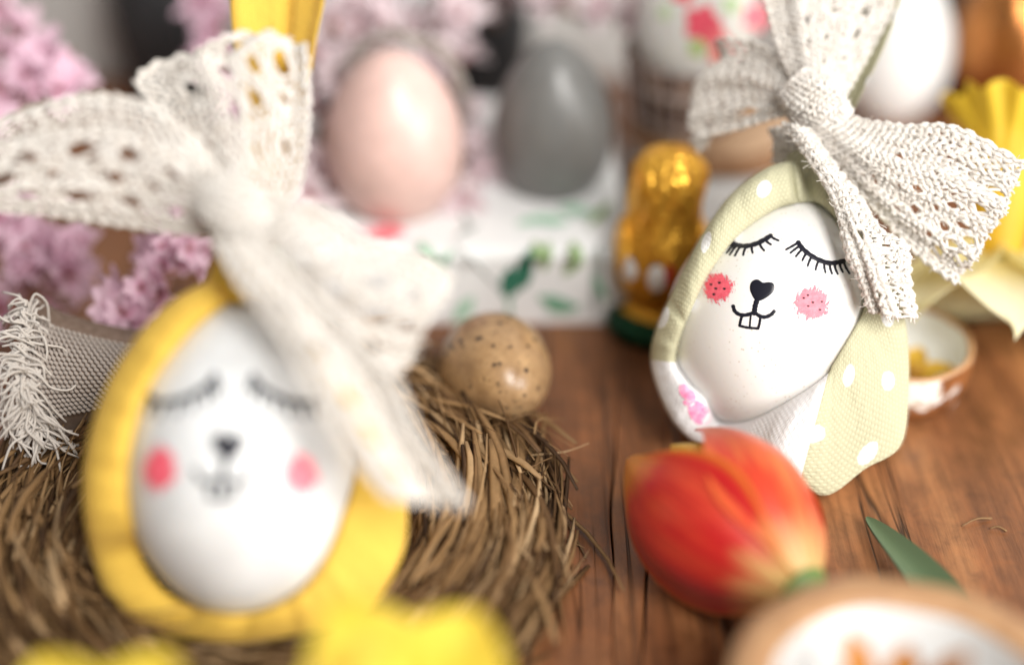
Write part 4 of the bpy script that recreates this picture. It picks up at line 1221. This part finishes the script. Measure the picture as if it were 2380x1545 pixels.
def tulip():
    b = on_z(1872, 1380, 1.8); tip = on_z(1552, 1068, 1.9)
    ax = tip - b; Lt = np.linalg.norm(ax); ax /= Lt
    mid = (b + tip) / 2; toC = CAM - mid; n = toC - ax * toC.dot(ax); n /= np.linalg.norm(n); s_ = np.cross(ax, n)   # s_ points to the picture's right or left
    if s_[0] < 0: s_ = -s_
    t = thing('tulip', 'red and orange tulip with yellow edges lying on the wooden table', 'flower', (mid[0], mid[1], 0))
    PM = m_petal('red_tulip_petal', (0.80, 0.60, 0.22), (0.54, 0.014, 0.014), edge=(0.82, 0.30, 0.03), vein=0.7, trans=0.15, rough=0.33, stops=(0.0, 0.22), patch=(0.70, 0.075, 0.03))
    PO = m_petal('orange_tulip_petal', (0.74, 0.56, 0.22), (0.66, 0.06, 0.025), edge=(0.74, 0.12, 0.03), vein=0.65, trans=0.15, rough=0.33, stops=(0.02, 0.26), patch=(0.84, 0.26, 0.05))
    PI = m_petal('inner_tulip_petal', (0.80, 0.50, 0.06), (0.80, 0.40, 0.04), edge=(0.88, 0.55, 0.05), vein=0.3, trans=0.3, rough=0.4, stops=(0.3, 0.9))

    def prof(u): return 1.84 * math.sin(math.pi * (0.03 + 0.82 * u)) ** 0.75

    def mk(phi, half, lay, LL, m, flare=0.0, asym=0.0):
        def fn(u, s):
            w = half * (1 - u ** 3.2) ** 0.62 * (0.72 + 0.28 * math.sin(math.pi * min(1, u * 1.2))) if u < 1 else 0.02
            a = phi + s * w + asym * u
            r = prof(u) * lay + flare * u * u + 0.06 * math.cos(s * 3.1) * math.sin(math.pi * u) + 0.035 * math.sin(s * 9 + phi * 3) * u * (1 - u) * 2 - 0.06 * s * s * u + 0.22 * abs(s) ** 6 * math.sin(math.pi * min(1, u + 0.1))
            return b + ax * (LL * u) + r * (n * math.cos(a) + s_ * math.sin(a))
        v, f, uv = petal_grid(34, 29, fn)
        v[:, 2] = np.maximum(v[:, 2], 0.03)
        obj('petal', v, f, m, t, uvs=uv)
    mk(R(-40), 1.16, 1.08, Lt * 1.05, PM, -0.05, 0.05)
    mk(R(60), 1.06, 0.99, Lt * 0.95, PO, 0.0, 0.10)
    mk(R(178), 1.15, 1.0, Lt * 0.98, PM)
    mk(R(20), 0.95, 0.84, Lt * 0.93, PI)
    mk(R(118), 1.0, 0.88, Lt * 0.97, PI)
    mk(R(-120), 1.0, 0.88, Lt * 0.99, PI)
    e = b - ax * 0.6
    mb = MB(); mb.tube(crom([b + ax * 0.25, b - ax * 0.25, b - ax * 0.9 + np.array([0.15, 0, -0.3]), b - ax * 1.6 + np.array([1.2, 0.9, -0.9]), b + np.array([4.0, -0.6, -1.4]), b + np.array([9.0, -1.0, -1.4])], 40), np.interp(np.linspace(0, 1, 40), [0, 0.08, 0.2, 1], [0.42, 0.62, 0.3, 0.28]), 12)
    mb.obj('stem', STEM, t)
    # leaf: pointed blade coming back from the stem behind the front cup
    P = crom([on_z(2014, 1200, 0.35), on_z(2062, 1248, 0.55), on_z(2112, 1300, 0.65), on_z(2165, 1362, 0.65), on_z(2212, 1430, 0.6), b + np.array([3.6, -0.5, -1.35])], 26)
    wd = np.array([0.03] + [0.70 * (i / 25) ** 0.55 * min(1.0, (25.6 - i) / 7) ** 0.6 for i in range(1, 26)]); v = []; uv = []
    tt = np.gradient(P, axis=0); sd = np.cross(tt, [0, 0, 1]); sd /= np.linalg.norm(sd, axis=1)[:, None]
    for i in range(26):
        for j in range(9):
            s = j / 8 * 2 - 1
            v.append(P[i] + sd[i] * wd[i] * s * 0.95 + np.array([0, 0, 0.45 * wd[i] * (abs(s) ** 1.6) - 0.2 * wd[i]])); uv.append(((s + 1) / 2, i / 25))
    v2 = [p - np.array([0, 0, 0.06]) for p in v]
    f = grid_faces(26, 9); m0 = len(v)
    obj('leaf', v + v2, f + [tuple(m0 + q for q in g[::-1]) for g in f], m_petal('tulip_leaf', (0.10, 0.16, 0.075), (0.10, 0.155, 0.075), vein=0.35, trans=0.08, rough=0.45), t, uvs=uv + uv)


tulip()

# ------------------------------------------------------------------ birch dishes
BIRCH = m_birch(); DISH_IN = mat('white_glaze', (0.80, 0.82, 0.82), 0.25, coat=0.3); DISH_RIM = m_noisy('brown_rim_glaze', (0.36, 0.19, 0.09), (0.52, 0.30, 0.15), 130, 0.4, 0.5, 0.2)


def dish(label, cx0, cy0, Ro, H, rim, in_r, name='birch_dish'):
    t = thing(name, label, 'dish', (cx0, cy0, 0))
    wob = lambda v, a: np.stack([cx0 + (v[..., 0] - cx0) * (1 + 0.02 * np.sin(a * 3 + 1) + 0.008 * np.sin(a * 8)), cy0 + (v[..., 1] - cy0) * (1 + 0.02 * np.sin(a * 3 + 1) + 0.008 * np.sin(a * 8)), v[..., 2]], 2)
    v, f, uv = lathe([(0.02, 0.02), (Ro * 0.86, 0.02), (Ro * 0.93, 0.08), (Ro, H * 0.4), (Ro * 1.01, H * 0.75), (Ro, H - 0.06)], 96, cx0, cy0, wob); obj('outside', v, f, BIRCH, t, uvs=uv)
    v, f, uv = lathe([(Ro, H - 0.06), (Ro - 0.04, H), (Ro - rim * 0.5, H + 0.04), (Ro - rim + 0.04, H), (Ro - rim, H - 0.07)], 96, cx0, cy0, wob); obj('rim', v, f, DISH_RIM, t, uvs=uv)
    v, f, uv = lathe([(Ro - rim, H - 0.07), (Ro - rim - 0.05, H * 0.6), (Ro - rim - 0.25, 0.35), (0.02, 0.25)], 96, cx0, cy0, wob); obj('inside', v, f, DISH_IN, t, uvs=uv)
    return t


def dry_blossom(label, c, r, h, m, n=6, seed=0):
    rg = np.random.default_rng(seed)
    t = thing('dried_blossom', label, 'flower', c)
    for q in range(n):
        a0 = q * 2 * math.pi / n + rg.normal(0, 0.15); L = r * rg.uniform(0.85, 1.15); up = h * rg.uniform(0.6, 1.1)

        def fn(u, s):
            w = 0.32 * r * math.sin(math.pi * (0.12 + 0.86 * u)); d = np.array([math.cos(a0), math.sin(a0), 0]); sd = np.array([-math.sin(a0), math.cos(a0), 0])
            return np.array(c) + d * (0.1 + L * u) + sd * s * w + np.array([0, 0, 0.06 + up * math.sin(u * 1.5) + 0.15 * s * s])
        v, f, uv = petal_grid(12, 7, fn); obj('petal', v, f, m, t, uvs=uv)
    return t


ORANGE = m_petal('orange_dry_petal', (0.22, 0.07, 0.015), (0.50, 0.19, 0.025), vein=0.4, trans=0.2)
far = on_z(2042, 1333, 3.2); Rf = 3.35
dish('round white dish with brown rim in blurred bottom right foreground', far[0], far[1] - Rf, Rf, 3.2, 0.78, 0)
dry_blossom('orange brown pointed blossom inside the white dish in front', (far[0] - 0.35, far[1] - 3.1, 0.30), 1.35, 3.5, ORANGE, 5, 3)
dish('small birch bark patterned dish behind the green napkin egg', 10.1, 29.5, 1.75, 1.45, 0.16, 0)
dry_blossom('golden yellow dried petals inside small birch patterned dish', (10.25, 29.3, 0.3), 1.0, 0.35, m_petal('golden_dry_petal', (0.55, 0.28, 0.03), (0.75, 0.48, 0.06), vein=0.4), 7, 5)


# ------------------------------------------------------------------ linen napkin with fringe
def linen():
    rows = [[(60, 715, 33.6), (50, 800, 32.6), (45, 900, 32.3), (80, 1000, 32.6)],
            [(110, 752, 33.8), (110, 830, 32.7), (112, 900, 32.4), (130, 972, 32.8)],
            [(190, 778, 34.0), (190, 840, 33.0), (190, 900, 32.7), (200, 955, 33.1)],
            [(285, 800, 34.2), (290, 850, 33.2), (290, 895, 33.0), (300, 940, 33.3)],
            [(400, 815, 34.4), (410, 860, 33.5), (410, 900, 33.3), (420, 945, 33.6)]]
    G = ribs(rows); A = np.stack([crom(G[:, j], 60) for j in range(4)], 1); Gd = np.stack([crom(A[i], 48) for i in range(60)], 0)
    c = Gd.reshape(-1, 3).mean(0)
    t = thing('linen_napkin', 'grey beige woven linen napkin with white fringe at left edge', 'napkin', (c[0], c[1], c[2] - 1.2))
    base_m = m_noisy('brown_linen_warp', (0.17, 0.12, 0.09), (0.27, 0.20, 0.16), 500, 0.9, 0.1, 0.3)
    top = Gd[:, 0]; bot = Gd[:, -1]       # the cloth goes on over its top edge and down behind, and tucks under below
    drape = [np.stack([top[:, 0], top[:, 1] + dy, top[:, 2] * k + 0.06], 1) for dy, k in ((2.1, 0.0), (1.9, 0.35), (1.5, 0.7), (0.8, 0.93))]
    tuck = [np.stack([bot[:, 0], bot[:, 1] + dy, bot[:, 2] * k + 0.06], 1) for dy, k in ((0.25, 0.75), (0.5, 0.45), (0.7, 0.1))]
    full = np.concatenate([np.stack(drape, 1), Gd + FWD * 0.03, np.stack(tuck, 1)], 1); nc = full.shape[1]
    back = full + FWD * 0.09
    v = np.concatenate([full.reshape(-1, 3), back.reshape(-1, 3)]); f = grid_faces(60, nc); m0 = 60 * nc
    obj('cloth', v, f + [tuple(m0 + q for q in g[::-1]) for g in f], base_m, t)
    du = np.gradient(Gd, axis=0); dv = np.gradient(Gd, axis=1); NN = np.cross(du, dv); NN /= np.linalg.norm(NN, axis=2)[..., None]
    if (NN @ FWD).mean() > 0: NN = -NN
    yarn = mat('white_linen_yarn', (0.44, 0.385, 0.345), 0.95, spec=0.1, sheen=0.3)
    mb = MB(); rg = np.random.default_rng(3)

    def smp(Z, u, v):
        u = np.clip(u, 0, 1) * 59; v = np.clip(v, 0, 1) * 47; i = min(int(u), 58); j = min(int(v), 46); a = u - i; b = v - j
        return (Z[i, j] * (1 - a) + Z[i + 1, j] * a) * (1 - b) + (Z[i, j + 1] * (1 - a) + Z[i + 1, j + 1] * a) * b
    nu_, nv_ = 27, 19
    for i in range(nu_):
        for j in range(nv_):
            u0 = (i + 0.5 * (j % 2)) / nu_; v0 = (j + 0.5) / nv_
            p = []
            for s, h in ((-0.42, -0.02), (-0.2, 0.035), (0.1, 0.05), (0.42, -0.015)):
                uu = u0 + s * 0.95 / nu_; vv = v0 + s * 0.9 / nv_ + rg.normal(0, 0.002)
                p.append(smp(Gd, uu, vv) + smp(NN, uu, vv) * h)
            mb.tube(np.array(p), [0.018, 0.042, 0.042, 0.018], 5, ref=smp(NN, u0, v0))
    mb.obj('weave', yarn, t, kind='stuff')
    # fringe: curly loose yarns on the left edge
    mb = MB(); fy = mat('fringe_cotton', (0.66, 0.61, 0.56), 0.95, spec=0.1, sheen=0.4)
    for k in range(190):
        v0 = rg.random() ** 0.85; u0 = abs(rg.normal(0, 0.06)); p0 = smp(Gd, u0, v0) + smp(NN, u0, v0) * 0.06
        d = np.array([-1.0, 0, 0]) * rg.uniform(0.3, 1) + UP * (0.5 - 1.15 * v0) + rg.normal(0, 0.3, 3)
        if rg.random() < 0.25: d = np.array([0.7, -0.1, -0.5]) + rg.normal(0, 0.35, 3)
        d /= np.linalg.norm(d); L = rg.uniform(0.4, 1.1); pts = [p0]
        sd = np.cross(d, -FWD); curl = rg.normal(0, 0.2)
        for q in range(1, 5):
            s = q / 4; pts.append(p0 + d * L * s + sd * curl * math.sin(s * 3) - FWD * 0.14 * math.sin(s * 3) + np.array([0, 0, -0.35 * s * s]) + rg.normal(0, 0.04, 3))
        mb.tube(crom(pts, 12), np.linspace(0.036, 0.026, 12), 5)
    mb.obj('fringe', fy, t)


linen()


# ------------------------------------------------------------------ pink blossom branches
def blossom_mesh(seed, m):
    rg = np.random.default_rng(seed); mb = MB()
    for q in range(7):
        a0 = q * 2.4 + rg.normal(0, 0.2); tilt = rg.uniform(0.0, 1.25); L = rg.uniform(0.8, 1.1); W_ = rg.uniform(0.18, 0.32)

        def fn(u, s):
            w = W_ * math.sin(math.pi * (0.10 + 0.85 * u)) ** 0.8
            d = np.array([math.cos(a0) * math.cos(tilt * (1 - 0.35 * u)), math.sin(a0) * math.cos(tilt * (1 - 0.35 * u)), math.sin(tilt * (1 - 0.35 * u))])
            sd = np.array([-math.sin(a0), math.cos(a0), 0])
            return d * (0.05 + L * u) + sd * s * w + np.array([0, 0, 0.10 * s * s + 0.04 * math.sin(u * 7 + q)])
        v, f, uv = petal_grid(6, 4, fn); mb.add(v, f, uv, 0)
    mb.tube(np.array([(0, 0, -0.45), (0, 0, -0.2), (0, 0, 0.08)]), [0.06, 0.14, 0.10], 8, mi=1)
    for q in range(7):
        a = q * 0.9; mb.tube(np.array([(0, 0, 0.05), (0.1 * math.cos(a), 0.1 * math.sin(a), 0.35)]), [0.015, 0.03], 4, mi=1)
    v, f, uv, mi = mb.get()
    return mesh('blossom', v, f, [m, SEPAL], uvs=uv, mat_idx=mi)


SEPAL = mat('blossom_sepal', (0.34, 0.13, 0.09), 0.6)
PINKP = m_petal('pink_blossom_petal', (0.80, 0.42, 0.58), (0.92, 0.68, 0.80), vein=0.2, trans=0.35)
PALEP = m_petal('pale_pink_blossom_petal', (0.80, 0.56, 0.63), (0.90, 0.79, 0.82), vein=0.2, trans=0.35)
TWIG = m_noisy('blossom_twig', (0.13, 0.06, 0.035), (0.28, 0.14, 0.08), 200, 0.7, 0.3, 0.4)
PB = [blossom_mesh(s, PINKP) for s in (1, 2, 3)]; PW = [blossom_mesh(s, PALEP) for s in (4, 5, 6)]
brg = np.random.default_rng(11)


def branch(label, path, count, spread, meshes, scale=1.0):
    p = crom([at(*q) for q in path], 24); p[:, 2] = np.maximum(p[:, 2], 0.25)
    t = thing('blossom_branch', label, 'blossom branch', (p[0][0], p[0][1], p[:, 2].min() - 0.2), 'pink blossom branches')
    mb = MB(); mb.tube(p, np.linspace(0.14, 0.06, 24), 7)
    spots = []
    for k in range(count):
        i = brg.integers(0, 24); d = brg.normal(0, 1, 3); d /= np.linalg.norm(d); d *= spread * brg.random() ** 0.6
        q = p[i] + d; q[2] = max(q[2], 0.7)
        if q[1] > 46.5: q[1] = 46.5
        spots.append((q, d)); mb.tube(np.array([p[i], (p[i] + q) / 2 + brg.normal(0, 0.05, 3), q]), 0.035, 5)
    mb.obj('twig', TWIG, t)
    for q, d in spots:
        v = Vector(d + np.array([0, -0.5, 0.5]) + brg.normal(0, 0.3, 3)); rot = v.to_track_quat('Z', 'X')
        place('blossom', meshes[brg.integers(0, 3)], t, q, rot, scale * 0.92 * brg.choice([0.5, 0.8, 1.0, 1.15]))


branch('pink blossom branch at upper left corner in front of grey wall', [(-330, 640, 41), (-240, 470, 40), (-160, 330, 39), (-60, 180, 39.5), (20, 80, 40), (0, -20, 40.5), (-40, -100, 41)], 30, 1.05, PB, 0.95)
branch('pink blossom branch behind left lace loop, its end bloom against grey wall', [(-260, 740, 38.5), (-160, 480, 38), (-60, 330, 38), (40, 270, 38.5), (110, 200, 39), (170, 120, 39.5)], 26, 0.8, PB, 0.95)
branch('pink blossom branch lying at left edge above fringed linen napkin', [(-120, 470, 37.5), (0, 520, 37.7), (90, 580, 37.8), (60, 660, 37.5)], 36, 1.1, PB, 0.95)
branch('pink blossom branch under left lace loop beside yellow napkin hood', [(440, 530, 36.5), (400, 600, 36.3), (340, 680, 36.0), (270, 750, 35.6)], 36, 0.8, PB, 0.75)
branch('pink blossom branch left of the yellow napkin ear', [(620, 560, 42), (590, 380, 41.5), (545, 200, 41), (515, 110, 41.5), (495, 30, 42), (490, -60, 42.5)], 20, 0.55, PB, 0.85)
branch('pale blossom branch between yellow napkin ear and pink egg', [(700, 480, 40.0), (740, 330, 40.5), (780, 180, 41.5), (850, 60, 42.5), (900, -60, 43)], 46, 1.3, PW, 0.95)
branch('pale pink blossom branch between pink egg and grey egg', [(1070, 470, 40.8), (1090, 330, 41.5), (1050, 190, 42), (1020, 60, 42.5), (1040, -60, 43)], 36, 0.95, PW, 0.9)
branch('pale pink blossom branch above the grey egg', [(1150, 60, 45.9), (1165, -60, 45.5), (1220, -80, 44), (1290, 10, 43), (1370, 40, 43), (1470, 10, 43.5), (1550, -40, 44)], 24, 0.7, PW, 0.9)

# ------------------------------------------------------------------ dark vases and white jug at the back
DARK = m_noisy('charcoal_ceramic', (0.022, 0.024, 0.026), (0.035, 0.036, 0.038), 60, 0.55, 0.4, 0.05)


def vase(name, label, px, py, m, prof, s=1.0, y=None):
    b = on_z(px, py, 0.0) if y is None else on_y(px, py, y)
    v, f, uv = lathe([(r * s, z * s + 0.02) for r, z in crom(prof, 40)], 56, b[0], b[1])
    obj(name, v, f, m, loc=(b[0], b[1], 0.02), label=label, cat='vase', uvs=uv)


VP = [(0.05, 0.0), (1.35, 0.0), (1.5, 0.3), (1.75, 2.0), (1.9, 4.0), (1.6, 6.0), (1.2, 7.0), (1.35, 7.6), (1.2, 7.55), (1.05, 7.0), (1.4, 6.0), (1.6, 4.0), (0.05, 0.6)]
vase('vase', 'charcoal vase at upper left before the grey wall', 410, 190, DARK, VP, 0.95, 45.8)
vase('vase', 'charcoal vase behind blossoms between pink and grey eggs', 1140, 190, DARK, VP, 0.75, 46.0)
vase('vase', 'charcoal vase at top right between white and copper eggs', 2200, 190, DARK, VP, 0.5, 46.6)
vase('white_jar', 'white jar behind pale blossoms near yellow napkin ear', 850, 190, mat('white_jar_glaze', (0.80, 0.80, 0.82), 0.3), [(0.05, 0), (2.0, 0), (2.3, 0.4), (2.5, 3), (2.4, 5), (2.0, 6), (2.1, 6.3), (1.9, 6.2), (2.2, 5), (2.3, 3), (0.05, 0.5)], 0.9, 44.9)

# crumbs of straw on the table
for k, (px, py, dx, dy) in enumerate(((2235, 1222, 70, -18), (2300, 1228, 40, 6), (955, 915, 26, -8))):
    p0 = on_z(px, py, 0.05); p1 = on_z(px + dx, py + dy, 0.06); m_ = (p0 + p1) / 2 + np.array([0, 0.06, 0.05])
    mb = MB(); mb.tube(crom([p0, m_, p1], 10), np.linspace(0.015, 0.03, 10), 5, uv0=0.6)
    mb.obj('straw_crumb', STRAW, loc=(p0[0], p0[1], 0.02), label=('thin curled straw fibre on bare table right of tulip', 'short straw crumb on table at far right of tulip', 'tiny pale straw scrap beside quail egg')[k], cat='straw crumb')
